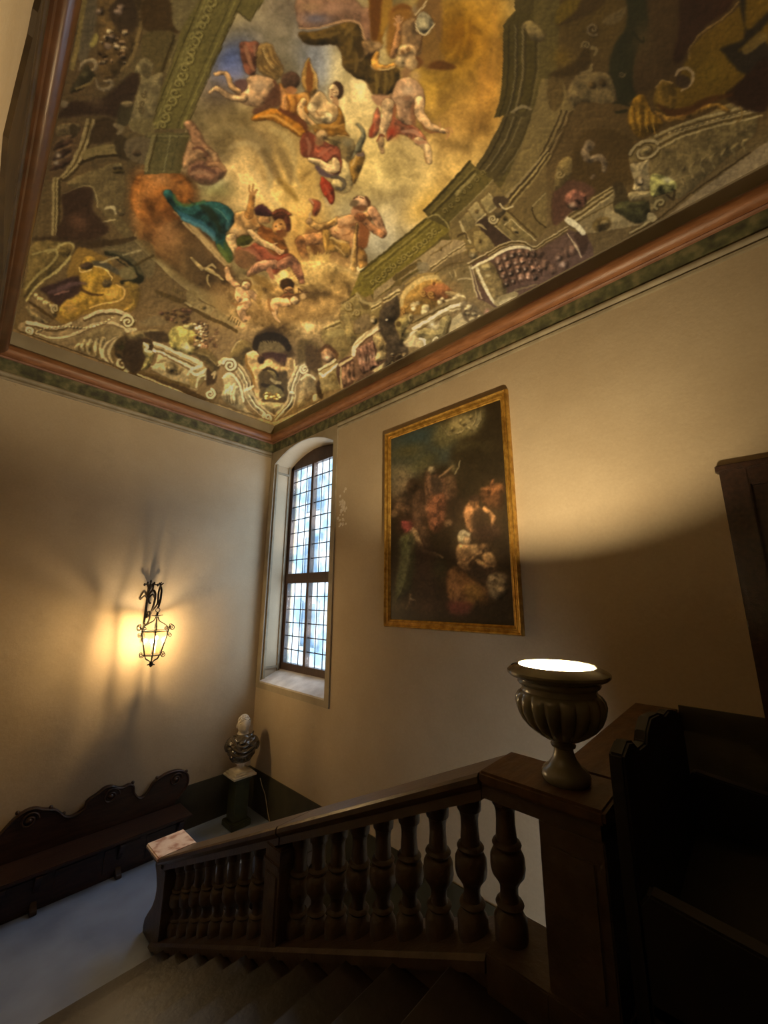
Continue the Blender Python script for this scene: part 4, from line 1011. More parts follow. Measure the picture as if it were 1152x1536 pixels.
    P([945,200, 960,130, 1010,100, 1070,150, 1100,210, 1060,280, 1010,305, 960,270], '8b826c', 2, 1, .6, 8); S([940,190, 960,270, 1020,302, 1070,260, 1105,205], [2,3,3,2], 'd6c298', 1.2, .95); S([1035,5, 1010,60, 975,90, 935,125], [2,3,3], 'd3bd92', 1.2, .95); B(930, 80, 30, 40, '8d7a62', .7); S([1000,310, 985,400, 960,450], [2,2.5,2], '4b2f10', 1.4, .8); S([955,500, 985,540, 960,580], [5,7,4], '5d3414', 3, .8)
    # central seated nude
    t(540, 100, 200)
    P([150,355, 110,470, 78,600, 145,590, 180,450], 'a65c42', 2.5, .95, .5, 6); S([95,590, 110,500], [5,4], '8c3218', 3, .8, sm=0)
    P([95,250, 190,240, 270,250, 260,300, 160,340], 'b08060', 4, .9)
    P([270,430, 340,460, 460,500, 555,590, 568,640, 470,640, 400,600, 330,580, 235,640, 250,520], 'b56f50', 2.5, 1, .5, 8); B(270, 560, 55, 50, 'a6321a', .9); S([330,480, 420,510, 520,590], [3,5,3], '8c4630', 2.5, .8); S([370,560, 470,560, 540,620], [4,7,3], 'cb967a', 2.5, .7)
    P([330,120, 440,95, 535,170, 560,280, 545,360, 470,330, 470,480, 400,500, 330,450, 310,330, 265,270, 300,190], 'bb9171', 2.5, 1, .5, 14)
    B(420, 200, 70, 55, 'dcbc9a', .85); B(350, 300, 40, 40, 'cda683', .6); B(410, 270, 40, 20, '8b6044', .8); S([460,320, 455,400, 470,490], [5,9,6], '8b5c3c', 4, .85); B(400, 400, 40, 50, 'a37c5e', .7); B(385, 375, 12, 12, 'd8ae90', .7); B(480, 80, 40, 50, 'b6946e', .7)
    S([515,300, 515,410, 595,500, 680,545, 750,560], [15,14,12,9,5], 'cfa881', 2, 1, .55); S([530,480, 590,560, 680,570], [2,4,2], '7d4c2c', 2, .7)
    for p in ([745,540,780,530,800,570], [750,555,775,560,768,590], [745,565,760,590,745,625], [700,530,690,500,685,490]): S(p, [2.5,1.5], 'b3804f', 1, .9)
    S([240,320, 235,420, 205,520, 190,590], [18,18,13,8], 'd5b18a', 2, 1, .55); S([300,330, 295,430, 250,560], [3,6,3], 'a05030', 3, .7); S([180,630, 185,690, 195,735], [9,8,6], 'b8946c', 1.6, 1, .5); S([145,640, 180,590, 215,610], [2,3,2], '8c3c22', 1.5, .8)
    P([360,600, 450,640, 540,720, 590,860, 520,864, 470,740, 380,700], 'c6ae74', 5, .9); S([505,640, 575,700, 600,820], [12,11,7], 'd2b188', 2, 1, .5); S([480,640, 520,660, 570,650], [4,6,4], 'b27c5c', 2, .8); S([555,750, 580,830], [2,3], '8f6a40', 2, .7, sm=0)
    # ---------------- Hero with a club
    t(420, 280, 200)
    P([220,380, 420,330, 470,420, 600,500, 620,700, 420,660, 260,640, 250,500], '8a5f34', 6, .8)
    S([495,290, 400,340, 330,348, 255,298], [10,10,9,7], 'ad8650', 1.6, 1, .55); S([330,390, 400,350, 470,300], [3,5,3], '6a4418', 2.5, .7); S([250,300, 262,230], [5,3], 'b8966c', 1.4, .95, sm=0); E(255, 300, 26, 22, 'b28b62', 2, .9, .4)
    P([500,275, 600,240, 700,228, 790,188, 810,240, 775,320, 760,430, 735,520, 650,580, 560,500, 440,445, 425,380, 500,320], 'bf8a5e', 2, 1, .5, 14)
    P([690,310, 775,320, 765,440, 735,530, 650,520, 680,420], '7b4724', 5, .9); B(560, 290, 60, 30, 'd9ac80', .7); B(520, 380, 60, 40, 'd2a273', .7); B(610, 430, 50, 40, 'c4905e', .7)
    for p in ([505,340,530,350,560,330], [600,330,640,320,655,340], [540,420,590,410,620,380], [470,380,500,410]): S(p, [2,3,2], '8f5c34', 2, .7, sm=0)
    P([615,240, 640,170, 720,190, 700,240], 'b98460', 2, 1); E(700, 130, 70, 46, 'd2a283', 1.8, 1, .5, .3); P([640,165, 700,160, 770,170, 770,120, 740,200, 690,205, 640,190], '67422a', 3, .95); P([605,140, 640,110, 680,140, 650,170, 610,165], '62503a', 3, .9); S([740,90, 765,130, 770,180], [4,6,4], '533420', 2, .9); S([690,95, 720,105], 2, '5b3320', 1, .9, sm=0); S([640,100, 665,92], 2.4, '4b3526', 1, .9, sm=0)
    S([790,205, 845,300, 890,405], [14,14,11], 'c99472', 1.8, 1, .55); S([885,415, 800,360, 710,270], [10,11,8], 'b27a54', 1.8, 1, .55); E(690, 265, 45, 38, 'a5663f', 2, 1, .4)
    for k in range(4): S([665+k*18,245, 672+k*17,290], 1.6, '6e3c20', 1, .8, sm=0)
    S([385,440, 290,450, 175,465], [16,18,14], 'b67f50', 2, 1, .55); S([170,470, 200,560, 235,660], [14,12,10], '9c6639', 2, 1, .5); S([270,500, 320,560, 300,600], [6,12,8], '5d3a18', 4, .85)
    P([365,380, 430,380, 460,440, 580,480, 610,560, 570,620, 480,560, 400,570, 375,480], 'a67f3e', 3, 1, .5, 8); S([440,440, 520,470, 580,485], [3,4,2], 'd3b272', 2, .8); S([480,510, 560,590], [3,2], 'c9a468', 1.6, .8, sm=0); S([390,420, 420,480, 410,540], [3,5,3], '74541e', 3, .7)
    S([668,325, 645,490, 642,715], [4,6,9], 'a8844e', 1.2, 1, .5); S([640,420, 622,600, 610,700], [2,3,3], 'c9ab76', 1.4, .8); S([678,340, 665,500, 668,720], [2,2.5,3], '52371a', 1.2, .9)
    P([685,520, 740,570, 755,620, 750,700, 690,705, 675,600], '8a6331', 2, 1, .5, 8); E(690, 600, 22, 30, 'a57c48', 3, .8); S([672,700, 690,725, 760,690], [3,5,3], 'e3d6b2', 1.2, .95)
    for i in range(9): S([265+i*18,640, 270+i*18,600, 262+i*22,560+12*(i % 3)], [6,4,1], 'd3b060', 1.8, .8)
    # billow under the hero
    t()
    for (x, y, rx, ry, c, a, r) in [(480,405,36,18,'c3a466',.9,-.2), (500,425,40,22,'a5864c',.9,0), (505,415,24,9,'7d5f30',.7,-.1), (455,400,26,14,'cfac66',.8,0), (520,450,40,26,'8b6c3b',.9,-.4), (470,455,60,28,'7a6038',.95,-.25), (430,470,50,24,'9c7c4a',.9,0), (395,465,40,22,'a98452',.9,0), (375,485,50,14,'907347',.8,.1), (490,480,40,16,'8c7144',.8,-.2), (460,495,46,10,'a58a5a',.6,-.1), (350,445,26,26,'a07c4c',.8,0), (420,435,40,16,'b98e50',.8,.2), (345,460,30,16,'8b7148',.8,.4)]: B(x, y, rx, ry, c, a, r)
    S([432,462, 455,446, 488,440, 515,448], [5,10,8,4], '5f4928', 6, .7); S([447,432, 470,424, 485,436], [4,8,4], 'c2a264', 5, .6); S([430,490, 455,485, 480,490], [4,7,4], 'b09464', 4, .6)
    C.cloudy([330,420, 380,400, 470,385, 560,395, 545,450, 500,500, 430,510, 350,490], .95, 20, 53); C.cloudy([330,420, 380,400, 470,385, 560,395, 545,450, 500,500, 430,510, 350,490], .4, 9, 57)
    B(440, 470, 60, 20, 'b08c54', .35); B(500, 415, 40, 16, 'd0ae6a', .4)
    # ---------------- woman in teal cloak and robed man
    t(240, 290, 200)
    P([60,-30, 95,-20, 150,60, 210,112, 300,82, 420,68, 540,88, 622,150, 652,220, 622,300, 562,352, 602,450, 640,550, 602,602, 550,545, 500,465, 458,372, 350,292, 205,235, 130,150, 40,30, 35,-20], '1d4549', 2, 1, .6, 16)
    P([150,150, 260,200, 380,250, 470,330, 460,380, 350,295, 205,238], '2c5f78', 4, .9); S([190,215, 300,262, 400,320, 470,400], [3,6,7,4], '4b8197', 3, .75); S([350,110, 430,150, 480,230, 520,330], [6,12,10,5], '1c2413', 5, .8); S([540,140, 590,220, 580,300], [3,7,5], '2f6c7c', 4, .7); S([480,130, 540,170, 590,250], [1.5,2,1.5], '5d8c8a', 1.4, .7)
    S([120,20, 160,90, 250,100, 380,72], [4,6,5,3], '47693a', 4, .8); S([510,450, 560,530, 600,590], [6,9,6], '5d6b2a', 4, .85); P([560,400, 600,450, 635,550, 605,590, 560,500], '44521f', 4, .8); S([250,60, 300,90], 3, '2a2f18', 3, .6, sm=0)
    P([660,170, 720,155, 770,160, 835,190, 855,260, 885,300, 800,330, 785,392, 665,385, 600,335, 640,250], 'be9058', 2, 1, .5, 14); B(650, 320, 50, 40, 'dab888', .8); B(740, 220, 50, 40, 'cf9f66', .6); B(810, 240, 30, 40, '8b5a28', .7); B(720, 340, 60, 26, 'cda470', .6)
    P([565,372, 650,352, 668,440, 645,545, 612,480], 'd2ab7c', 2, 1, .5, 8)
    S([770,190, 790,90, 795,10], [12,10,7], 'a8743a', 1.8, 1, .55)
    for p in ([790,10,770,-30,768,-70], [800,0,800,-50,805,-80], [810,10,835,-30,845,-28]): S(p, [4,2.5], 'ab7c48', 1.2, 1)
    E(900, 225, 52, 40, 'bf8f5c', 2.5, 1, .4); P([820,135, 870,98, 930,130, 972,172, 960,195, 880,195, 830,180], '452428', 2, 1, .5, 6); S([905,230, 945,250], 2.4, '8a5a34', 2, .6, sm=0)
    P([860,300, 960,310, 1070,395, 1105,520, 1010,545, 900,445, 840,380], '8d5525', 3, 1, .5, 12); S([870,280, 900,330, 960,330], [4,8,5], '5f3313', 4, .8)
    E(1040, 190, 76, 56, '62301f', 2.5, 1, .5); E(1095, 260, 34, 70, '5d3020', 3, 1, .4); E(1030, 290, 58, 66, 'ba8348', 2.5, 1, .5); E(1055, 350, 46, 36, '744420', 4, .9); E(1005, 285, 10, 7, '4d2912', 1.6, .9); E(1045, 270, 10, 7, '4d2912', 1.6, .9); S([1015,270, 1018,310, 1035,312], 2, 'd9ab72', 1.2, .8); S([1010,330, 1050,325], 2, '6d3418', 1.2, .8, sm=0)
    for k in range(7): E(985+k*22, 175-20*math.sin(k*.6), 18, 15, '7b4029', 2, .8, .6)
    P([655,480, 740,440, 820,425, 900,465, 1000,555, 1090,520, 1150,560, 1060,640, 1000,700, 940,640, 850,590, 740,640, 660,600], '8a4630', 3, 1, .5, 10); P([640,500, 740,470, 840,560, 760,660, 640,590], '7a5a38', 4, .85); S([700,470, 800,500, 870,570], [4,8,4], 'b06c50', 3, .7); B(1040, 570, 60, 50, '92351a', .8); S([900,470, 960,540, 1040,560], [4,7,4], 'aa5a40', 3, .7)
    P([668,395, 725,365, 785,375, 800,410, 740,462, 670,445], '49481a', 2.5, 1, .3); S([700,460, 770,450, 810,415], [2,3,2], 'b9a06a', 1.4, .7)
    S([780,330, 850,402, 960,455, 1060,505], [9,9,8,5], 'd9b282', 1.6, 1, .5); 
    for p in ([1000,470,1040,500,1070,490], [1000,480,1030,520,1045,515], [985,440,1020,430]): S(p, [3,1.5], 'd2a87a', 1, .9)
    S([775,690, 870,630, 985,615], [9,15,14], 'bb876a', 2, 1, .5)
    t(300, 380, 200)
    S([700,100, 790,70, 845,150, 882,240], [14,16,12,8], 'a06a52', 2, 1, .5); S([600,150, 630,210], [9,5], 'a86c4e', 2, .9, sm=0)
    for k in range(5): S([800+k*14,165+k*18, 845+k*10,150+k*18], 1.4, '6d4230', .9, .7, sm=0); S([440+k*22,155-k*8, 462+k*22,110+k*2], 1.4, '7d5340', .9, .6, sm=0)
    S([450,190, 540,240, 620,300], [6,14,8], '7b5c28', 5, .7)
    # ---------------- cherubs
    S([320,280, 255,215, 232,135], [10,9,7], 'c4966e', 1.8, 1, .5); P([310,300, 370,290, 430,330, 432,400, 400,445, 330,425, 298,370], 'cb9c74', 2, 1, .5, 9); B(350, 340, 24, 20, 'e0bb94', .6)
    S([400,430, 355,490, 385,565], [15,14,9], 'cfa27a', 1.8, 1, .55); S([405,560, 435,550], [6,4], 'c0946a', 1.4, .9, sm=0); S([425,325, 470,370, 510,420], [9,8,5], 'd0a47c', 1.8, 1, .5); E(405, 270, 46, 46, '6d4a24', 2.5, 1); E(398, 278, 38, 38, 'dcb288', 2, 1, .5); S([385,270, 400,268], 1.4, '6b4426', .8, .8, sm=0); S([410,295, 425,290], 1.4, '8b4a34', .8, .8, sm=0); S([280,430, 320,445, 400,430], [2,4,2], '83592f', 2.5, .7); E(320, 380, 8, 8, '8a5a38', 1.5, .8)
    S([440,300, 490,290, 520,330, 500,400, 530,470], [5,7,7,7,4], '8f7038', 3, .7)
    E(752, 272, 62, 56, '3b2614', 2.5, 1, .4); E(768, 325, 46, 38, 'c0905e', 2.2, 1, .5); S([735,320, 760,326], 2, '4d2b12', 1, .9, sm=0); S([775,318, 795,316], 2, '4d2b12', 1, .9, sm=0); S([760,345, 785,348], 2, '8b4a30', 1, .8, sm=0)
    P([690,380, 740,350, 830,360, 850,420, 760,440, 690,420], '8b5a34', 2.5, 1, .4); S([750,425, 650,425, 645,515], [13,14,9], 'cda074', 1.8, 1, .55); E(820, 405, 40, 36, 'dcb98e', 2.5, 1, .5); S([640,510, 660,560, 690,590], [7,5,3], 'c6a076', 1.8, .9); S([590,400, 600,470, 640,500], [3,5,3], '8b5f30', 2, .7)
    S([850,310, 905,350, 915,390], 2.2, '4e331a', 1, .9); S([850,310, 850,420], 1.2, '4e331a', 1, .8, sm=0); S([720,385, 930,335], 2, '4e331a', 1, .9, sm=0); E(890, 370, 28, 26, 'c9a878', 3, .8)
    S([20,140, 90,150, 200,230], [5,6,3], 'b5a072', 1.8, .9, .4); S([-70,40, 20,140], [4,6], 'b39d70', 1.8, .9, .4, sm=0); S([50,140, 100,100, 140,130], [3,4,2], 'a8956a', 1.4, .9); S([75,190, 60,240, 85,290], [3,2.5,1.5], 'a08d62', 1.2, .9)
    C.sky = sky
    return C
def paint_fresco2(C):
    B, P, S, E, V, t = C.B, C.P, C.S, C.E, C.V, C.t
    C.sf = 1.15; C.halo = .3
    LT, MD, DK, VD = '8f7a50', '6a5733', '3f3018', '241a0c'
    def mould(pts, ws, base, sm=1):          # stack of parallel mouldings: (offset, width, colour)
        for (dx, dy), w, c in ws: S([v+(dx if i % 2 == 0 else dy) for i, v in enumerate(pts)], w, c, 1.0, .9, sm=sm)
    # ---------------- right-hand frame of the opening
    t()
    P([770,-160, 772,17, 755,36, 755,100, 750,150, 741,177, 757,173, 727,230, 712,252, 705,242, 636,317, 642,328, 541,409, 560,450, 640,400, 700,345, 760,290, 815,205, 835,120, 840,0, 835,-160], '4b3f1c', 1.5, sm=0)
    P([755,36, 772,17, 800,12, 806,100, 795,160, 741,177, 750,150, 755,100], '3b3112', 1.2, sm=0)
    P([770,-160, 772,17, 800,20, 806,-160], '3a3014', 1.5, sm=0)
    for d, c, w in ((6,'241c08',2.5), (16,'5f5232',2), (19,'2b2210',3), (27,'665737',2.6), (31,'2d240f',3), (46,'2e250f',3), (50,'574a2a',1.6)):
        S([757+d,38, 757+d,100, 752+d*.95,145, 744+d*.95,174], w, c, 1.2, .85)
    P([757,173, 800,165, 782,215, 748,275, 712,252, 727,230], '40351a', 1.5, sm=0)
    for d, c, w in ((3,'231a08',2.5), (13,'66583a',1.8), (17,'2d240f',3), (24,'5f5232',2), (38,'332910',2.5), (42,'65573a',1.6)):
        S([758+d,176, 745+d,208, 728+d,238, 716+d*.9,254+d*.1], w, c, 1.2, .85)
    # capital seam and the light attic strip behind
    S([768,168, 782,160, 796,164], [3,5,3], '77684a', 1.6, .9)
    P([800,165, 812,118, 842,118, 862,165, 848,168, 830,210, 800,265, 770,310, 748,290, 782,220], '66552f', 2, sm=0)
    P([822,118, 838,112, 846,140, 836,165, 824,160], '4d3c1d', 2)
    for d, c, w in ((0,'2a1e0b',3), (4,'6d5b38',2), (8,'2c200d',3), (12,'72603c',2.4), (17,'3a2b13',3)):
        S([842+d,166, 830+d,196, 808+d,240, 778+d*.9,292], w, c, 1.1, .85)
    # block with a lit slot, straight entablature, carved strip
    t(620, 230, 200)
    P([92,500, 490,70, 540,120, 690,230, 320,600, 230,540], '50441d', 1.2, sm=0); S([95,500, 490,72], 4, '282009', 1.4, .9, sm=0); S([150,520, 520,130], 2.4, '6b5c2c', 1.2, .8, sm=0); S([170,525, 530,150], 3, '2b220a', 1.4, .8, sm=0); S([370,350, 535,185], [5,4], '8a7a48', 1.4, .8, sm=0)
    for i in range(7): V(270+i*55, 500-i*55, 24, 1.1, 2, '76683a', i, 1 if i % 2 else -1, .8, dark='322808')
    S([320,600, 690,232], 2.4, '8a7a52', 1, .8, sm=0); S([330,612, 700,245], 3, '2b2009', 1.2, .9, sm=0)
    t()
    P([541,408, 640,328, 664,338, 676,345, 562,440, 540,450, 520,455], '67591f', 1.5, sm=0)
    S([541,408, 640,328], 3.4, '3b320e', 1.2, .9, sm=0)
    for d, c, w in ((7,'86763a',2), (11,'463b12',2), (15,'7a6a30',1.8), (30,'3c320f',2), (33,'85753e',2)):
        S([541+d*.5,408+d*.8, 642+d*.62,328+d*.52], w, c, 1, .8, sm=0)
    for i in range(13):
        u = i/12; V(560+u*92, 424-u*76, 5.5, 1.1, 2, '8d7d42', i*.9, 1 if i % 2 else -1, .85, dark='453a10')
    S([640,327, 655,322, 668,333, 676,348], [2,3,2], '8f814c', 1.2, .8)
    # brackets, dark recess and panels beside the block
    t(620, 230, 200)
    P([320,600, 690,235, 730,290, 860,420, 1152,330, 1152,640, 1050,760, 860,760, 700,810, 560,860, 480,900, 330,760, 300,700], '67552f', 2.5, sm=0)
    P([800,400, 1000,180, 1152,20, 1152,330, 1030,460, 1070,570, 1152,640, 1110,720, 830,500], '5d4b29', 2.5, sm=0)
    for d, c, w in ((0,'806e46',4), (26,'2b1f0e',4), (44,'94814f',3), (66,'35270f',3.5), (88,'7b693f',2.5)): S([790+d*.7,390+d*.7, 900+d*.7,270+d*.6, 1010+d*.6,150+d*.6, 1152+d*.4,-20+d*.4], w, c, 1.1, .9)
    P([465,490, 545,410, 622,520, 540,605], '8b7950', 1.4, 1, .2, sm=0); E(545, 505, 16, 20, '4f3f20', 2, .9, .6); S([540,605, 622,525], 2.4, 'b9a878', 1, .9, sm=0)
    P([575,410, 650,340, 745,440, 700,480, 650,525], '88764c', 1.4, 1, .3, sm=0); S([650,340, 720,440, 660,510], [2,3,2], 'ab9868', 1.2, .8)
    P([400,580, 470,500, 540,610, 500,660, 440,680], '7c6a42', 1.6, 1, .3, sm=0); S([400,590, 440,680, 495,770], [3,5,3], 'ac9a6c', 1.2, .9)
    P([690,380, 770,370, 830,400, 760,470, 700,440], '35271a', 3, .95); P([690,500, 760,470, 800,500, 740,560], '473a26', 3, .9, .5); P([545,600, 640,535, 660,600, 700,630, 860,755, 700,808, 600,690], '32231a', 2.5, .97, sm=0)
    S([750,435, 790,480, 860,455], [2,3,2.4], 'b7a67a', 1.2, .9); V(685, 565, 42, 1.6, 3.4, 'a8966a', 0, 1, .95, dark='32260f'); S([705,625, 860,752], 2.6, 'a5935f', 1.1, .9, sm=0)
    P([715,620, 810,500, 1060,745, 860,755], '6f5e38', 2, 1, .2, sm=0); S([790,620, 850,570, 1060,755], [1.6,1.6,1.6], 'ae9c6e', 1, .9, sm=0); S([800,630, 900,720], 2, '4a3a1c', 1.2, .8, sm=0); E(795, 565, 20, 18, '4a3a1c', 2, .9, .6); E(880, 665, 40, 16, '8b7950', 3, .9, .8, .7); S([820,500, 1060,720], 3, '3a2b13', 1.4, .8, sm=0)
    P([520,690, 600,680, 700,805, 560,850], '77653d', 2, .95, .3); E(575, 760, 14, 16, '4a3a1c', 2, .9, .6); S([545,620, 580,620, 630,660], [3,4,2], '9a8858', 1.4, .9); S([380,720, 440,690, 470,740], [3,4,3], '3d2d14', 1.4, .9)
    S([1030,460, 1050,560, 1140,640], [2.4,2.6,2.4], '33260f', 1.2, .9); S([1030,455, 1140,345], 2, '8d7b50', 1.1, .85, sm=0); E(515, 870, 48, 44, '63522f', 2, .95, .9); B(505, 885, 22, 18, 'ab9a70', .8)
    t()
    # attic below the carved strip: pale slabs, windows and brackets
    t(560, 360, 200)
    P([0,440, 600,0, 780,0, 800,90, 640,160, 560,210, 480,250, 380,250, 240,340, 60,470, 0,520], '8a7550', 2, sm=0)
    S([190,330, 400,190], 8, '4b3b1a', 1.5, .9, sm=0); P([380,190, 470,200, 480,260, 400,290], '6d624a', 3, .8); P([180,370, 235,340, 240,390, 190,400], '574724', 2, .9)
    for k in range(3): S([500,230+k*16, 640,135+k*14], 1.6, ('c2ab7c','4a3918','b09868')[k], .9, .9, sm=0); S([90,505+k*16, 220,425+k*16], 1.6, ('c9b385','4a3918','b59d6d')[k], .9, .9, sm=0); S([650,120+k*14, 790,30+k*12], 1.6, ('b8a274','4a3918','a08a5c')[k], .9, .9, sm=0)
    S([500,130, 560,95, 600,70, 680,10], 2, '5d4a26', 1.2, .8); E(585, 80, 12, 14, '5b4926', 1.4, .9, .5)
    # shell garland in an arched niche
    P([230,600, 240,480, 300,390, 420,320, 560,310, 680,350, 760,420, 720,480, 560,560, 420,640, 280,640], '83622f', 4, .95, .4, 20); S([240,580, 260,480, 330,400, 430,340, 540,320, 640,370], [5,8,8,6], 'b59c62', 2.4, .85); S([270,380, 400,310, 540,290, 630,320], [3,5,3], '94783e', 2, .7)
    P([420,440, 520,380, 640,380, 740,370, 760,430, 640,500, 520,520, 440,480], '7b4a2c', 5, .9, .4, 12); E(525, 375, 14, 18, '5b3418', 2, .9)
    for (x, y, r) in ((350,560,26), (385,545,20), (345,600,20), (455,590,34), (440,630,26), (570,540,24), (590,510,18)): E(x, y, r, r, 'd1bd90', 3, .85, .5)
    for (x, y, r) in ((250,600,26), (240,640,20), (430,460,26), (500,470,30), (610,330,24)): V(x, y, r, 1.3, 3, 'a47a3e', 1, 1, .8, dark='4e3212')
    P([620,450, 700,440, 800,480, 780,560, 700,510], 'a38a5c', 3, .8, .4); S([620,520, 680,520, 740,470, 790,500], [3,5,5,3], 'c9b586', 1.8, .8)
    # bracket console under it with bright edge
    P([330,700, 660,520, 790,500, 800,560, 670,630, 360,790], '776440', 2, sm=0); S([335,720, 660,560], 2.2, '3f3015', 1.2, .9, sm=0); S([345,770, 670,575, 790,545], 5, 'd9cba2', 1.2, .95, sm=0); S([365,790, 650,640], 2.5, '4a391b', 1.2, .9, sm=0); S([660,610, 760,590], 2.5, 'b9a578', 1.2, .9, sm=0); S([260,850, 380,790], 5, 'c9b98e', 1.2, .95, sm=0); S([300,870, 360,840], 2, '4a391b', 1.2, .9, sm=0)
    P([250,864, 370,800, 480,780, 640,640, 660,700, 780,600, 800,700, 960,690, 560,922, 250,922], '9c8a62', 2, sm=0)
    P([370,800, 440,760, 560,770, 580,680, 660,650, 670,720, 630,840, 560,860, 520,920, 450,920, 430,850, 380,840], '7a6a44', 1.6, .95, .5, 10); S([665,700, 640,780, 620,860], [2,3,2], '3e2f14', 1.4, .9); V(545, 870, 34, 1.5, 3, 'd3c498', 2, 1, .9, dark='4a3a1a'); S([400,855, 440,860, 450,910], [3,4,3], 'e3d8b4', 1.3, .9); B(505, 730, 26, 30, 'd6cba6', .8)
    P([760,540, 860,540, 930,620, 970,680, 830,720, 770,640], '5f503a', 3, .9, .4)
    for (x, y, r) in ((830,580,26), (870,640,22), (815,640,20), (850,690,26), (920,675,30), (800,600,16)): E(x, y, r, r*.9, '9a8a68', 3, .8, .8)
    E(980, 630, 24, 34, 'a0705c', 5, .7)
    # dark vine column
    P([70,600, 200,480, 230,640, 190,720, 240,860, 270,922, 120,922, 70,760], '3b3024', 4, .95, .4, 14); E(120, 685, 8, 8, 'a5977c', 1.5, .9)
    P([190,710, 250,650, 330,630, 340,700, 280,760, 320,800, 230,900, 200,800], '72633e', 3, .9, .5); E(215, 725, 18, 22, '352814', 2, .9); E(320, 670, 16, 22, '8f805a', 2, .9, .5); E(325, 680, 7, 10, '3a2c14', 1.5, .9)
    # disc and arch behind
    P([560,300, 700,230, 820,210, 860,350, 880,500, 700,440], '6d5b38', 3, .85); S([540,290, 650,215, 780,190], [2,3,2], '4e3e1e', 1.5, .8); S([730,345, 780,330, 850,340], [2,2.5,2], 'a8946a', 1.3, .8); E(785, 275, 12, 12, '4f3f20', 2, .8); S([660,280, 680,320], 2, 'a08c60', 1.2, .7, sm=0); S([700,260, 715,310], 2, 'a08c60', 1.2, .7, sm=0)
    E(860, 115, 50, 45, '5f4f30', 2, .9, .8); B(855, 130, 24, 20, 'a5926a', .8)
    # ---------------- balcony with bulging balustrade
    t(690, 300, 200)
    P([70,540, 240,450, 430,360, 560,360, 640,420, 910,240, 1110,330, 1152,420, 1152,520, 340,950, 150,850], '4c372b', 2, sm=0)
    P([120,590, 240,530, 330,620, 400,800, 300,870, 200,760], '6d5b38', 3, .95, .4); S([150,590, 190,700, 250,820, 320,910], [4,5,4], 'd0c094', 1.4, .9); S([80,550, 110,700, 150,840], [3,3,2], 'a5936a', 1.2, .9); S([100,560, 140,720, 185,850], [2,2,2], 'a5936a', 1.2, .8); S([70,545, 240,455], 2, 'b7a478', 1.1, .9, sm=0); S([75,560, 245,470], 2.4, '463616', 1.1, .9, sm=0)
    S([105,590, 250,510], 4, 'd4c59a', 1.2, .95, sm=0); E(225, 585, 45, 30, '9d8a5c', 3, .9, .5); E(240, 655, 20, 12, 'b3a070', 3, .9)
    for d, c, w in ((0,'a8956a',2), (14,'43330f',2.4), (26,'937f55',1.6), (40,'4a3a1a',2)): S([245,455+d, 330,400+d, 440,360+d, 550,360+d, 640,405+d, 780,320+d, 930,230+d], w, c, 1.1, .9)
    S([255,510, 340,455, 450,412, 550,410, 640,440], [4,5,4], 'd0c198', 1.2, .95)
    rg = random.Random(5)
    for j in range(4):
        for i in range(6-(j == 3)):
            x, y = 330+i*62+j*24, 520-i*26+j*66-(8 if i in (2, 3) else 0)+i*i*3
            E(x, y, 27, 33, '6d4f3f', 4, .9, 1.0); B(x-6, y+8, 11, 12, 'b99c80', .75 if i < 4 else .4)
    for i in range(6): S([300+i*62,540-i*26, 380+i*66,760-i*20], [1.5,2,1.5], '2b1c14', 2, .7, sm=0)
    for (x, y) in ((690,470), (740,560), (800,600), (860,500), (930,450), (900,560), (980,430)): E(x, y, 34, 44, '5d4436', 6, .8, .8)
    B(880, 560, 26, 22, 'b7957a', .9); B(845, 505, 18, 18, '9d7c64', .8); B(960, 430, 16, 22, '8d6c54', .7); S([930,290, 985,370, 1030,440, 1050,490], [2,3,2], 'b39b74', 1.2, .8)
    P([1040,240, 1110,330, 1100,420, 1060,470, 1030,400, 990,320], '35241a', 3, .9)
    S([330,880, 470,800, 480,850], 4, '8c7a50', 1.6, .9, sm=0); P([300,860, 480,790, 490,850, 340,930], '84724a', 2, .9); S([480,780, 660,730], 3, '6b583a', 1.4, .8, sm=0); S([490,860, 650,780], 3, '2e2010', 2, .8, sm=0)
    S([340,950, 1152,540], 3.2, 'bdab7c', 1.2, .95, sm=0); P([330,880, 490,830, 500,870, 350,950], 'a5946a', 1.6, .9, sm=0)
    # big pedestal at the right end
    P([905,150, 1152,10, 1152,60, 1040,230, 930,180], '6f5d38', 2, sm=0)
    t(830, 180, 200)
    P([100,840, 510,580, 610,560, 640,680, 830,860, 830,890, 330,979, 250,979, 200,900], '6d5c3a', 2, sm=0)
    for d, c, w in ((0,'a3905f',2), (16,'433312',2.4), (34,'937f52',2), (52,'3c2c0e',2.4), (70,'a08d5e',2.2)): S([110+d,830+d*.75, 510,575+d], w, c, 1.1, .9, sm=0)
    S([100,840, 140,880, 200,910, 260,979], [7,9,9,7], 'c9bd96', 1.6, .95); S([210,880, 500,720, 620,670], 2, '4a3a1a', 1.2, .8, sm=0)
    P([460,760, 540,800, 630,840, 480,900, 440,850], '8d7a50', 3, .8); E(420, 900, 80, 60, '4d3d1e', 4, .9, .6, -.3); E(440, 890, 36, 26, '72603a', 3, .8, .5); S([660,979, 830,880], 2.4, '8b784e', 1.2, .9, sm=0); S([690,985, 850,890], 3, '33240c', 1.3, .9, sm=0)
    # ruined niche, figure of smoke, rose ball
    P([160,300, 240,130, 400,70, 560,100, 700,190, 660,280, 690,470, 660,560, 510,570, 330,680, 120,820, 0,900, 0,640, 130,520], '3c2c13', 5, .95); P([0,600, 60,560, 160,520, 300,560, 350,640, 120,830, 0,900], '4a2f22', 5, .9)
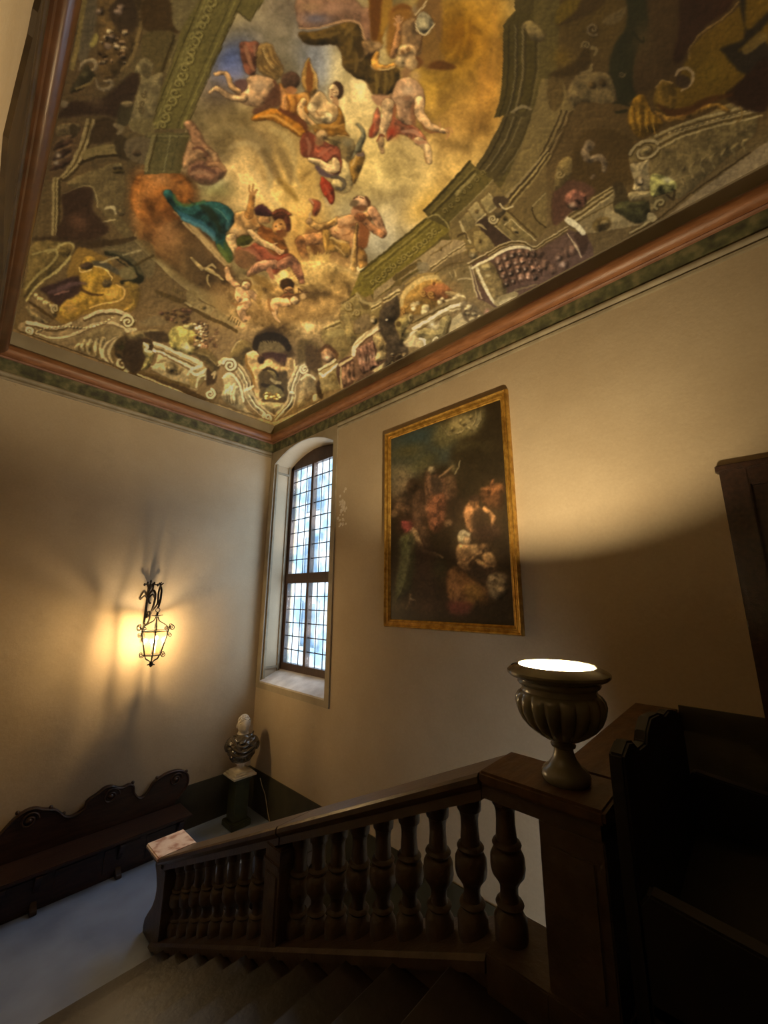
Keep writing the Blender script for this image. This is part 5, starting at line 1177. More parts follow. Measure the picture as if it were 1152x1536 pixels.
    S([300,220, 270,280, 310,340, 400,320, 440,370, 440,440], [9,12,10,9,6], '685742', 3, .9, .5); E(310, 220, 50, 48, '6b5a44', 4, .8, .5); E(190, 690, 95, 90, '6d4335', 5, .95, .9); B(165, 735, 30, 26, 'c09a78', .85); S([330,500, 350,480], 4, '5f4d3c', 3, .8, sm=0)
    P([20,440, 60,350, 120,310, 160,340, 165,430, 120,530, 0,610], '64532f', 3, .9, .4); V(55, 470, 40, 1.2, 3, '8d7a50', 0, 1, .7, dark='3a2c10'); S([60,100, -60,260], 3, '7d6a44', 1.4, .8, sm=0); S([90,60, -40,230], 2, '33260e', 1.4, .8, sm=0)
    P([510,560, 560,530, 610,560, 640,690, 520,760, 530,640], '2f2412', 3, .9); P([520,760, 640,680, 820,650, 860,700, 800,870, 700,890, 600,830], '34301a', 4, .95, .6, 14)
    # large scroll console
    P([655,300, 700,230, 830,150, 1000,70, 1300,-40, 1700,-200, 1750,100, 1500,330, 1152,640, 1010,690, 850,800, 820,700, 660,690, 690,560, 690,450, 660,380], '5c4c2d', 2.5, 1, .3, 20)
    V(800, 270, 150, 1.6, 5, '8d7c56', 3.6, 1, .95, .62, -.45, dark='33260e'); E(790, 275, 50, 30, '75643f', 3, .9, .6, -.4)
    for d, c, w in ((0,'8a7950',3.5), (28,'40321a',2.5), (60,'82714a',3), (84,'3e2f14',3), (110,'8d7b50',3)): S([880+d*.3,140+d, 1100,40+d, 1400,-50+d, 1800,-150+d], w, c, 1.4, .9)
    for i in range(16): E(1010+i*46, 110-i*13, 14, 9, '94835a', 2, .8, .6)
    P([660,390, 760,370, 830,340, 820,440, 840,560, 830,640, 760,640, 690,620, 700,520], '837250', 2.5, 1, .5, 12); E(745, 535, 36, 40, '65543a', 3, .9, .9); B(755, 530, 16, 20, 'b09d78', .8); S([670,600, 750,630, 830,600], [3,4,3], '3e3017', 1.6, .9); P([660,630, 840,610, 850,650, 700,700, 660,680], '776644', 2, .95, .4)
    P([840,480, 960,480, 1060,540, 1050,610, 950,640, 850,660], '76703e', 3, 1, .7, 14); B(990, 520, 40, 26, 'a79d78', .8); S([980,650, 1030,680, 1050,610], [3,5,3], '241a0c', 1.8, .9); V(920, 720, 60, 1.2, 4, '75663f', 2.5, 1, .9, .6, -.5, dark='31240e'); P([820,800, 880,820, 910,900, 850,880, 815,850], '7d6c46', 2, .95)
    for i in range(7): S([1130+i*90,560-i*45, 1090+i*92,480-i*46, 1130+i*92,400-i*40], [2,7,3], '6b5b38', 3, .8, .5)
    S([850,900, 1152,660, 1700,280], 2.4, '2b1e0c', 1.4, .9, sm=0)
    # plain unpainted band beyond the console
    P([860,930, 1152,690, 1900,150, 1900,420, 1152,830, 760,1060], '6d5a3c', 2, sm=0)
    # ---------------- dark wreath and shield, upper right
    t(900, 0, 252)
    P([130,-300, 380,-300, 400,0, 300,250, 240,400, 230,560, 260,640, 170,720, 90,650, 60,500, 90,330, 190,120], '1f1e10', 6, .96)
    P([360,-300, 950,-300, 960,0, 850,130, 700,250, 620,380, 560,520, 480,540, 380,600, 250,640, 240,420, 330,200], '3a2915', 6, .95); P([560,-100, 700,-200, 920,-200, 900,40, 700,200, 560,420, 500,400, 540,200], '2a170f', 6, .9); B(300, 280, 70, 120, '45351b', .8)
    P([950,-300, 980,0, 850,130, 700,240, 625,330, 610,390, 560,470, 530,600, 440,560, 380,620, 370,700, 420,790, 560,780, 720,700, 900,660, 1000,520, 1152,300, 1152,-300], '57400f', 4, .96); B(760, 480, 110, 120, '5f4912', .8); B(480, 660, 60, 50, '6a511c', .7)
    P([960,0, 1000,-100, 990,200, 960,280, 830,330, 860,380, 950,490, 1000,520, 920,620, 1000,740, 1152,720, 1152,300, 1000,340, 960,340, 1152,150, 1152,80, 1010,200], '1d1712', 6, .95); P([980,330, 1100,230, 1152,260, 1010,370], '5d4a22', 4, .9); P([860,650, 960,560, 1152,400, 1152,740, 960,740], '22130c', 6, .9)
    S([615,400, 610,350, 640,290, 700,220, 850,120, 960,10], [2,2.5,2], '7b6030', 1.5, .85); S([520,520, 540,480, 600,470, 640,510, 620,580, 560,620], [3,5,5,4,3], '8c7656', 1.5, .9); E(570, 560, 50, 46, '2d2016', 3, .95)
    P([520,600, 480,560, 420,560, 375,620, 365,700, 400,770, 460,790, 520,720], '5a4316', 3, .8, .5); S([380,600, 430,550, 500,570], [2,2.5,2], '8a6f3c', 1.3, .8)
    S([380,770, 470,815, 600,790, 700,745, 800,725, 880,760], [5,9,9,8,6], '7a5821', 2.6, .95, .5); S([400,720, 480,770, 600,760, 740,690, 900,650], [4,10,12,10,5], '3b200c', 5, .9); S([960,730, 975,790, 940,840], [2,3,3], '6b5226', 1.6, .8)
    P([230,680, 300,650, 350,760, 430,850, 300,945, 240,920, 190,820], '6d4d12', 3, .97, .5, 16)
    for i in range(8): S([215+i*24,720+i*10, 210+i*26,800+i*8, 230+i*24,880+i*6], [2,3,2], ('8f6c22','46300a')[i % 2], 2, .8)
    S([90,700, 140,705, 200,720], [5,3], '1c1a0d', 2, .9); S([110,770, 180,760], 5, '1c1a0d', 2, .9, sm=0); S([230,230, 290,290, 300,250], [6,3,2], '1d1b0e', 2, .8); V(150, 510, 22, 1.2, 2.5, '5d4c30', 0, 1, .8)
    # scattered ornaments between frame and wreath
    t(720, 60, 200)
    P([750,460, 820,320, 940,280, 1100,290, 1160,420, 1152,540, 880,540, 800,580], '655434', 4, .9, .4, 14); E(970, 390, 34, 28, '473619', 3, .9, .5); E(1060, 370, 30, 34, '463518', 3, .8, .5); S([870,280, 950,260, 970,210], [3,5,3], '7c6a42', 1.6, .8); P([590,300, 760,220, 900,120, 960,170, 900,270, 720,320], '32240f', 4, .9); B(710, 150, 80, 80, '594411', .8)
    S([880,60, 960,60, 1010,90, 990,130], [4,6,4], '75643f', 2, .8)
    t(740, 0, 200); P([500,640, 690,560, 780,420, 840,450, 720,640], '35260f', 5, .9); P([540,230, 640,120, 740,0, 960,0, 900,80, 760,160], '33240f', 5, .9); P([540,110, 650,-20, 750,-30, 700,100, 550,220], '55430f', 4, .85); V(860, 250, 60, 1.3, 4, '66553a', 1, 1, .8, dark='2e210d'); V(800, 390, 36, 1.2, 3, '75643f', 3, 1, .8, dark='2e210d'); P([250,210, 320,180, 400,240, 440,340, 340,350, 280,260], '685836', 3, .85, .4); P([940,180, 1060,100, 1152,60, 1100,180, 1000,220], '57472a', 4, .8)
    # ---------------- left strip: garland panel, brackets, broken cornice
    t(60, 0, 260)
    P([180,460, 290,0, 340,0, 330,-500, 60,-500, 60,460], '3b2a1a', 3, .9); P([250,330, 290,120, 320,0, 400,0, 380,120, 300,430], '4a402e', 4, .9); S([295,0, 250,280, 215,450], [7,7,8], '6d5c30', 2, .8)
    P([380,0, 480,-60, 660,-60, 690,150, 640,340, 540,480, 430,520, 380,420, 400,220], '4d3a20', 4, .95, .4, 20); S([680,130, 650,240, 620,370, 540,470], [4,6,6,4], '6b5630', 2.4, .8); P([460,60, 560,-40, 640,40, 640,180, 560,240, 490,160], '2c2014', 5, .9)
    rg = random.Random(2)
    for k in range(34): E(400+rg.uniform(0,170), 230+rg.uniform(-30,200), rg.uniform(10,22), rg.uniform(9,18), rg.choice(['7d6c50','8b7a60','5d4a34','665038','3a2a18']), 2.5, .85, .9)
    for (x, y) in ((540,50), (520,80), (400,80), (480,250), (450,310)): E(x, y, 26, 22, '6b584a', 4, .8, .8)
    P([330,300, 370,220, 390,250, 360,310], '8a7a3a', 4, .85)
    S([260,470, 290,420, 350,400, 375,440, 340,470], [3,6,7,5], '75644a', 2, .9, .4); S([370,530, 400,590, 460,590, 475,545, 430,540], [3,6,7,5], '75644a', 2, .9, .4); P([250,520, 310,430, 340,470, 370,500, 320,570, 200,620], '2c2618', 3, .95, .5); S([240,590, 320,560, 360,520], [3,5,3], '6b5730', 1.8, .8)
    P([120,780, 200,680, 400,660, 620,480, 660,560, 600,700, 520,780, 400,760, 250,770], '2b1d13', 6, .95); B(380, 680, 50, 36, '4b3824', .8); E(160, 690, 26, 24, '6f5f48', 4, .8)
    P([860,0, 1060,0, 920,220, 880,160], '5d5030', 2, .95, sm=0); P([690,0, 860,0, 880,160, 920,220, 700,200], '33230f', 4, .9); P([700,220, 900,230, 810,490, 680,390], '493c1e', 3, .9); S([890,240, 810,480], 4, '2b200c', 2, .9, sm=0); S([920,250, 840,480], 2, '6b5d34', 1.4, .8, sm=0)
    P([620,480, 690,380, 760,430, 740,500, 820,500, 730,840, 640,880, 590,810, 670,520], '66583a', 2.5, .97, .3, 12); P([690,420, 740,460, 720,520, 680,500], '463a22', 3, .8); 
    for (x, y) in ((680,690), (670,740), (690,630)): V(x, y, 24, 1.1, 3, '463920', x, 1, .9)
    P([540,680, 620,680, 590,820, 510,820], '2f2818', 3, .9); E(580, 690, 40, 20, '6b5a3c', 3, .9, .5)
    t(50, 180, 260)
    P([140,60, 240,10, 320,30, 330,160, 250,300, 180,400, 100,400, 110,240], '45331f', 5, .95); P([150,50, 230,20, 310,30, 290,100, 180,130], '5a4a30', 3, .9, .5); E(265, 60, 26, 40, '2d2314', 3, .9)
    for k in range(6): S([120+k*6,330-k*34, 190,300-k*34, 250,260-k*30], [3,9,4], ('2b1c16','533e2a')[k % 2], 3.5, .9, .5)
    for (x, y) in ((165,235), (150,285)): B(x, y, 18, 16, '94826a', .8)
    for d, c, w in ((0,'7c6a42',5), (22,'37290f',3), (38,'85734a',4), (58,'2b1f0d',4)): S([360+d*1.1,0, 330+d,120, 250+d,300, 170+d*.6,395, 140+d*.6,400, 135+d*.6,580, 130+d*.6,760], w, c, 1.6, .9)
    P([340,200, 540,160, 600,200, 540,240, 340,270], '62522f', 2, .95); S([300,290, 420,250, 560,235], [3,5,3], '1f160a', 2, .9); P([540,100, 620,120, 620,180, 640,260, 560,240], '2c2213', 4, .9); P([620,130, 790,130, 760,290, 620,240], '554730', 3, .9); E(690, 220, 30, 20, '36291a', 3, .9, .5); S([800,100, 770,220, 745,330], 5, '74663c', 1.6, .9, sm=0); S([822,100, 792,220, 765,330], 3, '33290f', 1.6, .9, sm=0)
    P([700,0, 790,0, 800,100, 700,90, 640,20], '594c2c', 3, .9); P([420,0, 540,0, 540,130, 380,150], '2d2012', 5, .9); S([540,30, 590,60, 560,90], [6,8,5], '6d5d40', 3, .8)
    P([220,420, 430,320, 600,290, 600,560, 560,600, 660,760, 620,800, 460,620, 370,500], '57482c', 4, .9, .25, 20); S([200,490, 330,440, 400,460, 430,580], [1.5,2,1.5], '8b7a4e', 1.3, .8); S([380,610, 410,660, 460,680, 540,660], [2,3,2], '9a885c', 1.5, .8); S([480,590, 530,580, 545,620], [4,5,3], '9c8c64', 2, .8)
    P([190,500, 330,445, 400,470, 400,600, 480,690, 500,740, 380,800, 160,790, 200,620], '2a1b11', 6, .95); B(300, 680, 60, 50, '4b3120', .8)
    E(560, 310, 36, 26, '6b5b3a', 2.5, .9, .7); E(565, 345, 40, 16, '413418', 2.5, .9, .6); E(580, 600, 30, 40, '53442a', 3, .9, .7)
    # ---------------- left corner: gilded cartouche, wreath, scrolls
    t(30, 340, 200)
    P([110,140, 380,130, 450,150, 460,230, 350,330, 180,480, 60,600, 20,600, 60,420], '584726', 3, .95, .3, 20); S([330,170, 420,135, 465,170, 440,250, 330,370, 160,500, 50,640], [3,4,4,4,3], '97864f', 1.4, .9); S([110,240, 270,200, 320,230, 270,320, 140,430, 50,540], [3,4,4,3], '857443', 1.4, .85); E(395, 210, 44, 54, '483a1e', 3, .9, .6); S([240,230, 330,180, 340,150], [3,4], '8b7a48', 1.6, .7)
    P([100,110, 250,80, 430,120, 700,100, 800,140, 700,180, 560,200, 500,260, 440,240, 470,160, 400,130], '2d2013', 6, .9)
    P([470,210, 560,180, 660,230, 780,290, 900,480, 960,470, 1030,560, 1000,680, 900,760, 560,760, 500,820, 340,830, 250,640, 460,470, 400,430], '6a4f20', 4, .95)
    P([500,370, 530,330, 560,260, 620,255, 655,285, 640,335, 700,350, 780,400, 795,455, 720,490, 740,525, 800,500, 870,510, 905,560, 890,620, 830,655, 680,680, 560,730, 480,790, 380,790, 340,720, 390,640, 460,590, 540,540, 520,460], '8d6a26', 2.5, .97, .35, 16); B(640, 420, 60, 50, '9a7423', .8); B(800, 580, 60, 40, 'a27b38', .8); B(440, 700, 60, 50, '75562a', .8)
    E(578, 340, 56, 30, '32241c', 3, .95, .5, -.1); E(750, 490, 42, 36, '3f3322', 3, .95, .6); S([510,350, 520,385, 570,385, 620,370], [2,3,2], 'bd9c58', 1.2, .9); S([640,340, 720,355, 790,430, 790,460], [2,3,3,2], 'c2a15c', 1.2, .9); S([830,500, 890,530, 900,590, 840,645, 700,670, 600,700], [2,3,3,2], 'b28c4a', 1.2, .8)
    P([170,540, 300,490, 470,425, 520,450, 530,540, 480,600, 390,640, 340,690, 260,640, 240,600], '281a18', 5, .95); S([250,570, 360,530, 470,490, 570,490], [4,8,6,3], '4d3634', 4, .8); S([300,590, 360,565, 420,555], [2,3,2], '6d4a40', 2, .8); S([520,530, 580,570, 640,585, 720,590], [3,4,4,2], '35220f', 2, .9); S([640,310, 740,330, 850,400], [6,10,6], '37332a', 4, .9)
    S([740,230, 830,235, 920,270, 990,340, 1040,410, 1030,460, 960,475, 880,480], [6,9,11,11,10,9,6], '15150c', 2.5, .96)
    for i in range(10): S([760+i*28,225+i*20, 770+i*30,250+i*18], [3,1], '15150c', 1.6, .8, sm=0)
    P([700,190, 980,120, 1152,160, 1152,420, 1040,420, 980,330, 850,250], '5b4f33', 4, .6); S([700,305, 850,265], 3, '8c7c55', 1.6, .8, sm=0); S([890,245, 1050,205], 3, '8c7c55', 1.6, .8, sm=0); S([1000,330, 1152,250], 4, '33270f', 2, .8, sm=0); S([620,160, 850,130, 1000,100], [6,9,5], '2d2010', 3, .8); P([860,380, 960,340, 1000,390, 980,450, 880,440], '655a38', 4, .8)
    P([900,480, 1020,500, 1030,620, 980,720, 880,730, 960,640], '7a5f28', 4, .8, .4)
    P([80,640, 140,590, 250,640, 270,690, 320,760, 240,830, 130,820, 50,720], '5d4a30', 3, .95, .4, 14)
    for i in range(6): E(140+i*26, 600+i*16+8*(i % 2), 22, 20, '7d6c48', 2.4, .9, .8)
    S([80,650, 180,720, 280,790], [3,5,3], '33240f', 2, .85); V(300, 705, 36, 1.3, 4, '8b7a56', 2, 1, .9, dark='33260f'); S([60,700, 110,760, 230,830], [5,8,5], '6f5e3e', 3, .8, .5)
    t(30, 440, 200)
    P([0,260, 120,240, 300,290, 440,250, 560,200, 700,150, 860,150, 990,200, 1010,260, 960,300, 920,330, 900,400, 820,520, 860,570, 940,590, 940,680, 780,610, 480,500, 200,400, 0,330], '6a563a', 2, 1, .2, 20)
    for pts_, in (([60,250, 150,265, 260,295, 360,290, 440,255],), ([560,215, 660,165, 780,148, 880,165, 990,235],)): S(pts_, [4,5,4], 'a8936c', 1.2, .95); S([v+(0 if i % 2 == 0 else 24) for i, v in enumerate(pts_)], [4,5,4], '3b2c17', 1.6, .9); S([v+(0 if i % 2 == 0 else 14) for i, v in enumerate(pts_)], 1.4, 'b9a680', 1, .8)
    S([110,330, 240,380, 350,385, 480,345, 620,280, 740,250, 850,270, 930,320], [3,4,5,4,3], 'a69168', 1.2, .95); S([150,350, 250,395, 360,400, 500,360], [2,3,2], '85724c', 1.2, .8); S([120,345, 240,395, 350,400, 490,360, 620,300, 740,268], 1.4, '42321a', 1, .7)
    for i in range(22):
        u = i/21; x = 150+u*650; y = 345+40*math.sin(u*3.0)-u*130-30*math.sin(u*6)
        E(x, y-18, 13, 11, '9a8862', 1.6, .8, .8)
    V(930, 245, 60, 1.6, 4, 'b09c74', 3.4, 1, .95, dark='39290f'); V(75, 320, 40, 1.5, 4, 'a8946c', 2, -1, .95, dark='39290f'); P([900,300, 1000,300, 1000,330, 920,340], '9a8a64', 2, .9)
    P([480,430, 600,330, 720,290, 850,290, 905,330, 880,400, 760,430, 700,560, 540,510], '6b5a3c', 4, .8, .3)
    for (x, y, h) in ((500,490,40), (550,500,80), (600,520,110), (660,540,140), (710,560,170)): S([x,y, x-8,y-h*.5, x+10,y-h, x+26,y-h*.9], [3,8,7,3], '93805a', 2, .9, .6); S([x+16,y, x+14,y-h*.6], [3,4], '453418', 2, .7, sm=0)
    for k in range(4): S([760+k*22,600, 720+k*26,520, 760+k*26,430, 850+k*10,380], [3,7,6,3], ('a29068','55432a','98865e','4a3a20')[k], 2, .9)
    V(880, 610, 66, 1.4, 5, '9e8c66', 1.2, -1, .95, dark='352611'); P([920,640, 945,640, 950,670, 920,690], 'b3a27c', 1.5, .9)
    P([840,400, 940,360, 1050,400, 1090,480, 1060,580, 1000,690, 950,680, 940,590, 860,560, 820,520], '2b2215', 4, .96, .5); S([850,510, 960,560, 1060,530], [4,8,4], '43331f', 3, .8); S([870,470, 960,490], 6, '242412', 4, .8, sm=0)
    S([0,335, 200,405, 480,505, 780,615, 920,700], 2.4, '2b1d0d', 1.2, .85, sm=0)
    # plain plaster shows below the painted silhouettes
    P([-60,300, 0,335, 200,405, 480,505, 780,615, 930,690, 915,720, 1152,800, 1500,940, 1500,1200, -60,700], '6f5a3f', 1.6, sm=0)
    # ---------------- reliefs left of the corner: sarcophagus, fruit mask, volutes
    t(190, 430, 200)
    P([0,470, 150,440, 240,490, 240,600, 140,720, 40,740, -40,640], '2a1f14', 4, .95)
    P([150,490, 210,500, 190,560, 240,580, 200,690, 130,720, 160,620, 140,560], '75693f', 3, .9, .6); S([150,490, 180,520, 160,550, 210,560], [4,5,4], 'b9aa84', 1.6, .9)
    P([240,480, 640,650, 690,700, 690,790, 600,900, 520,864, 210,720, 260,640, 270,580, 235,550], '8d7a58', 2, 1, .2, 14, sm=0)
    S([245,490, 640,655], 6, 'b5a27c', 1.4, .9, sm=0); S([235,550, 560,700], 5, 'bcaa86', 1.3, .9, sm=0); S([240,525, 580,680], 3, '4a391f', 1.3, .9, sm=0); S([260,570, 540,710], 2.6, '55432a', 1.3, .9, sm=0); S([250,510, 600,665], 1.6, '6b5838', 1.2, .8, sm=0)
    E(400, 712, 76, 46, '75623f', 3, .95, .8, .35); E(395, 712, 40, 26, '93805a', 3, .9, .8, .35); S([260,660, 300,650, 340,640], [2,4,2], '5f4e30', 2, .8); S([220,690, 300,680, 330,720], [3,4,3], 'a5926c', 1.6, .8); S([450,740, 480,710], 4, '6b5838', 2, .8, sm=0)
    S([530,760, 560,720, 640,680], [4,5,4], 'c0b08c', 1.3, .9); P([540,760, 620,720, 690,700, 690,790, 600,880, 540,840], '76643f', 2, .8, .3); S([560,740, 610,760, 690,710], [4,5,4], 'c7b892', 1.3, .9); S([600,870, 620,790, 680,760], [3,4,3], 'b9a882', 1.3, .85); S([690,710, 680,800], 3, 'cabb95', 1.2, .9, sm=0); P([690,700, 760,720, 770,820, 690,850], '2d2013', 4, .95)
    P([90,740, 520,870, 760,1010, 760,1060, 640,1040, 100,790, 60,750], '3a2a16', 2, .95, sm=0); S([95,760, 400,880, 640,1000], 3.2, 'b09c74', 1.2, .9, sm=0); S([120,740, 540,860], 4, '473619', 1.6, .8, sm=0)
    P([360,410, 400,350, 480,340, 560,370, 620,420, 635,500, 600,560, 545,590, 470,560, 400,540, 365,480], '857842', 3, 1, .6, 16); B(520, 520, 40, 36, 'c7bb8c', .9); E(565, 470, 34, 36, '54431f', 3, .9, .6); B(600, 490, 24, 26, '9d7d52', .8); S([400,400, 440,430, 450,500], [3,6,4], '6d6232', 3, .7)
    E(540, 340, 50, 34, '7d6f4a', 3, .9, .7)
    rg = random.Random(9)
    for k in range(46): E(630+rg.uniform(-40,70), 390+rg.uniform(-80,120), rg.uniform(10,20), rg.uniform(9,17), rg.choice(['b5a27c','9a8560','5d4730','4b3626','c9b894','6f5538']), 2.2, .85, .9)
    for k in range(30): E(300+rg.uniform(0,260), 250+rg.uniform(-50,60), rg.uniform(12,28), rg.uniform(10,18), rg.choice(['34261a','4b3a26','5d4a34','2d2014','5a3d30']), 3, .8, .6)
    for k in range(20): E(660+rg.uniform(0,130), 360+rg.uniform(-40,160), rg.uniform(8,18), rg.uniform(8,16), rg.choice(['5d4436','7a6248','4a3628']), 3, .7, .6)
    V(665, 510, 26, 1.3, 3, 'ab7f58', 0, 1, .85, dark='4d2f18'); P([120,300, 260,250, 350,310, 300,330, 130,340], '655437', 4, .85); P([20,400, 250,365, 280,400, 120,450, 20,460], '615236', 4, .85, .4); P([150,400, 320,390, 370,470, 260,480], '2d2216', 4, .9)
    P([570,560, 680,530, 790,630, 800,700, 740,740, 680,660, 600,600], '4c3e25', 3, .95, .5, 12); S([735,760, 760,740, 750,790], [3,4,2], 'a39068', 1.4, .8); S([620,580, 700,600, 770,680], [2,3,2], '76643c', 2, .7)
    # entablature courses climbing behind
    for (a_, b_, c_, d_) in ((560,180,600,110), (600,110,760,180), (560,180,720,260)): S([a_,b_,c_,d_], 2.4, '4a3b20', 1.4, .8, sm=0)
    P([565,185, 605,115, 760,180, 725,250], '7a6843', 2, .8, sm=0); E(660, 185, 26, 18, '64532f', 3, .8, .6); P([740,250, 780,200, 960,320, 900,350], '6f5d3a', 2.5, .8, sm=0)
    for k in range(5): S([880+k*22,280+k*14, 900+k*20,250+k*14], 2, '463719', 1.2, .8, sm=0); S([400+k*20,40+k*8, 410+k*18,10+k*8], 2, '463719', 1.2, .7, sm=0)
    S([260,40, 420,110, 500,130], [4,9,5], '3d2e14', 3, .85); S([500,150, 700,270, 850,330, 950,390], [3,5,6,4], '37280f', 1.8, .85); P([520,50, 560,30, 620,80, 570,170, 520,140], '6f5e3a', 3, .85); S([500,140, 560,170], 3, '9a8860', 1.6, .7, sm=0)
    # corner cartouche
    t(310, 480, 200)
    P([180,330, 240,220, 300,165, 400,210, 430,270, 350,300, 330,420, 400,540, 340,600, 320,480, 240,370, 170,340], '5d4c2c', 3, .95, .4, 12); S([215,270, 250,210, 300,170], [2,3,2], '8b7a54', 1.5, .8)
    P([420,130, 520,60, 640,90, 720,200, 760,300, 700,330, 640,270, 480,270, 430,300, 400,200], '382a19', 6, .95); P([440,220, 480,170, 560,150, 650,180, 690,260, 560,290, 460,290], '5c4e33', 4, .9); S([420,240, 440,170, 520,140, 620,150, 690,210, 710,250], [9,11,12,11,8], '1b140c', 3, .95); 
    for i in range(7): S([470+i*22,160, 480+i*22,195-(i % 2)*10], [4,1], '1f170d', 1.6, .85, sm=0)
    P([335,330, 350,280, 410,275, 450,310, 470,370, 520,340, 600,370, 660,405, 670,340, 720,325, 755,360, 755,440, 715,550, 700,640, 680,750, 580,805, 470,740, 420,650, 400,560, 400,480, 350,400], 'a58457', 2.5, 1, .35, 14)
    P([480,290, 560,280, 690,300, 665,390, 620,370, 560,330, 500,345], '2f1c18', 4, .95); E(470, 342, 32, 34, '2c1d14', 2.5, .95, .5); E(658, 385, 22, 24, '2c1d14', 2.5, .95, .5); S([340,310, 345,380, 395,470, 410,560, 395,600], [3,4,4,3], '6d4d22', 1.6, .9); S([752,350, 760,430, 715,540, 710,600], [2.5,3,2.5], 'd3b47c', 1.2, .85); S([350,290, 400,272, 445,300], [2,3,2], 'd0b183', 1.2, .8); B(640, 450, 40, 70, '8a6a40', .7)
    P([450,490, 480,430, 540,415, 610,450, 690,440, 700,560, 690,690, 620,700, 480,690, 450,600], '362a17', 4, .95); P([520,430, 600,440, 630,480, 600,520, 560,470], '75663f', 3, .8, .5); S([560,510, 600,540, 640,540], [4,6,4], '8b7a55', 2.4, .8); S([490,430, 540,415, 610,460, 620,480], [3,4,3], '1b130a', 2, .8); S([480,560, 560,580, 620,570, 660,600], [5,8,6,4], '1d150b', 3, .9); P([500,620, 560,560, 640,600, 660,660, 500,660], '5d5333', 3, .8)
    rg = random.Random(4)
    for k in range(26): E(500+rg.uniform(0,130), 680+rg.uniform(-46,8)+0.1, rg.uniform(8,18), rg.uniform(7,13), rg.choice(['c39a4a','d7b766','8d6a2c','5d431c']), 1.8, .9, .8)
    S([480,695, 560,715, 650,705, 680,680], [4,6,6,3], '2e2110', 2, .9); P([480,715, 650,720, 640,770, 580,800, 500,770], '7d6c48', 2.5, .9, .4); S([575,770, 580,810], 3, '3b2c17', 1.5, .8, sm=0)
    for sx, pp in ((1, ([125,370, 165,350, 230,380, 300,450, 345,540, 350,600, 400,700, 470,780, 560,840, 575,870],)), (-1, ([885,400, 850,380, 800,420, 760,520, 735,600, 740,650, 700,740, 630,820, 590,860],))):
        q = pp[0]; S(q, [9,12,13,12,9,7], '8a7856', 2, 1, .5); S(q, [2.5,3,2.5], 'c3b28e', 1.3, .85); S([v+(9*sx if i % 2 == 0 else -4) for i, v in enumerate(q)], 1.5, '3e2f1a', 1.2, .8); S([v-(26*sx if i % 2 == 0 else -26) for i, v in enumerate(q)], 1.6, 'b09e7a', 1.2, .7)
        S([v+(30*sx if i % 2 == 0 else -12) for i, v in enumerate(q[2:-2])], 1.8, 'a89570', 1.2, .7)
    V(200, 390, 60, 1.7, 4, 'bba985', 3.4, 1, .95, dark='3f301b'); V(845, 425, 46, 1.7, 4, 'bba985', 5, -1, .95, dark='3f301b'); V(525, 842, 44, 1.6, 4, 'b9a783', 4, -1, .95, dark='3f301b'); V(30, 640, 44, 1.6, 4, 'b29f7a', 5, 1, .95, dark='3f301b')
    P([140,490, 190,460, 250,490, 300,600, 340,760, 400,820, 300,790, 130,680, 150,580], '8b7a5a', 3, .95, .35, 14); S([140,500, 190,460, 255,500, 300,610, 320,700], [3,4,4,3], 'c3b28e', 1.4, .9)
    for (x, h) in ((170,70), (195,100), (220,120), (245,100)): S([x,690+(x-170)*.6, x-6,640, x+14,680-h, x+22,700-h], [2,6,5,2], 'b3a17c', 1.8, .85, .5); S([x+16,720, x+12,660], [3,4], '4d3e25', 1.8, .7, sm=0)
    P([820,490, 880,470, 930,530, 970,640, 900,700, 780,760, 800,620], '7d6b4c', 3, .95, .35, 12); S([810,520, 870,475, 940,510], [3,4,3], 'b9a782', 1.4, .9); S([850,600, 870,680, 900,640, 930,690], [3,6,6,3], '65523a', 2.5, .8, .4); P([920,640, 980,640, 970,690, 920,710], '978663', 2, .9, .4); S([330,610, 370,590, 400,570], [4,5,3], 'c7b793', 1.3, .85); S([345,620, 390,640], 4, '93825f', 1.5, .9, sm=0); E(735, 635, 26, 22, 'bca983', 2, .9, .6)
    P([950,560, 980,500, 1010,560, 1000,680, 950,640], '251a10', 4, .9); P([790,180, 960,200, 1000,330, 960,480, 880,420, 850,370, 790,380], '4a3c22', 5, .85)
    # lower plain band at the corner
    P([-40,690, 290,790, 400,830, 540,868, 580,876, 640,862, 760,800, 975,700, 975,745, 1152,650, 1300,560, 1300,1000, -40,1000], '93805e', 1.6, sm=0)
    S([0,690, 290,790, 420,832, 560,874], 1.6, '4e3d26', 1.2, .8, sm=0); S([600,872, 760,800, 970,695], 1.6, '4e3d26', 1.2, .8, sm=0)
    # ---------------- between the corner and the vine: pedestal, ball, small balustrade
    t(460, 420, 200)
    P([130,440, 280,350, 300,210, 440,130, 560,200, 640,210, 640,340, 420,540, 300,690, 160,560], '6f5e38', 3, .95, .2, 20); S([150,410, 280,350], 3, 'a5925f', 1.4, .85, sm=0); S([160,425, 290,370], 3, '4a3b1c', 1.4, .85, sm=0); S([170,430, 290,385], 2, '9d8a5a', 1.2, .8, sm=0); P([180,450, 320,420, 330,470, 190,500], '837346', 3, .85); S([300,210, 430,130], 3, '937f52', 1.4, .8, sm=0); S([310,200, 440,110], 2, '473719', 1.4, .8, sm=0); P([290,300, 350,290, 420,480, 400,560, 350,540, 330,400], '7d6b42', 3, .85, .4)
    S([430,120, 480,190, 560,210, 640,170], [4,7,6,4], '9a875a', 1.6, .85); P([440,140, 470,190, 540,220, 530,260, 480,240], '4b3b1c', 3, .85); V(360, 220, 36, 1.4, 4, '8f7c50', 1, 1, .85, dark='43330f'); V(430, 290, 30, 1.3, 3, '8f7c50', 3, 1, .8, dark='43330f'); P([420,350, 530,300, 560,400, 430,470], '62513a', 4, .8, .3)
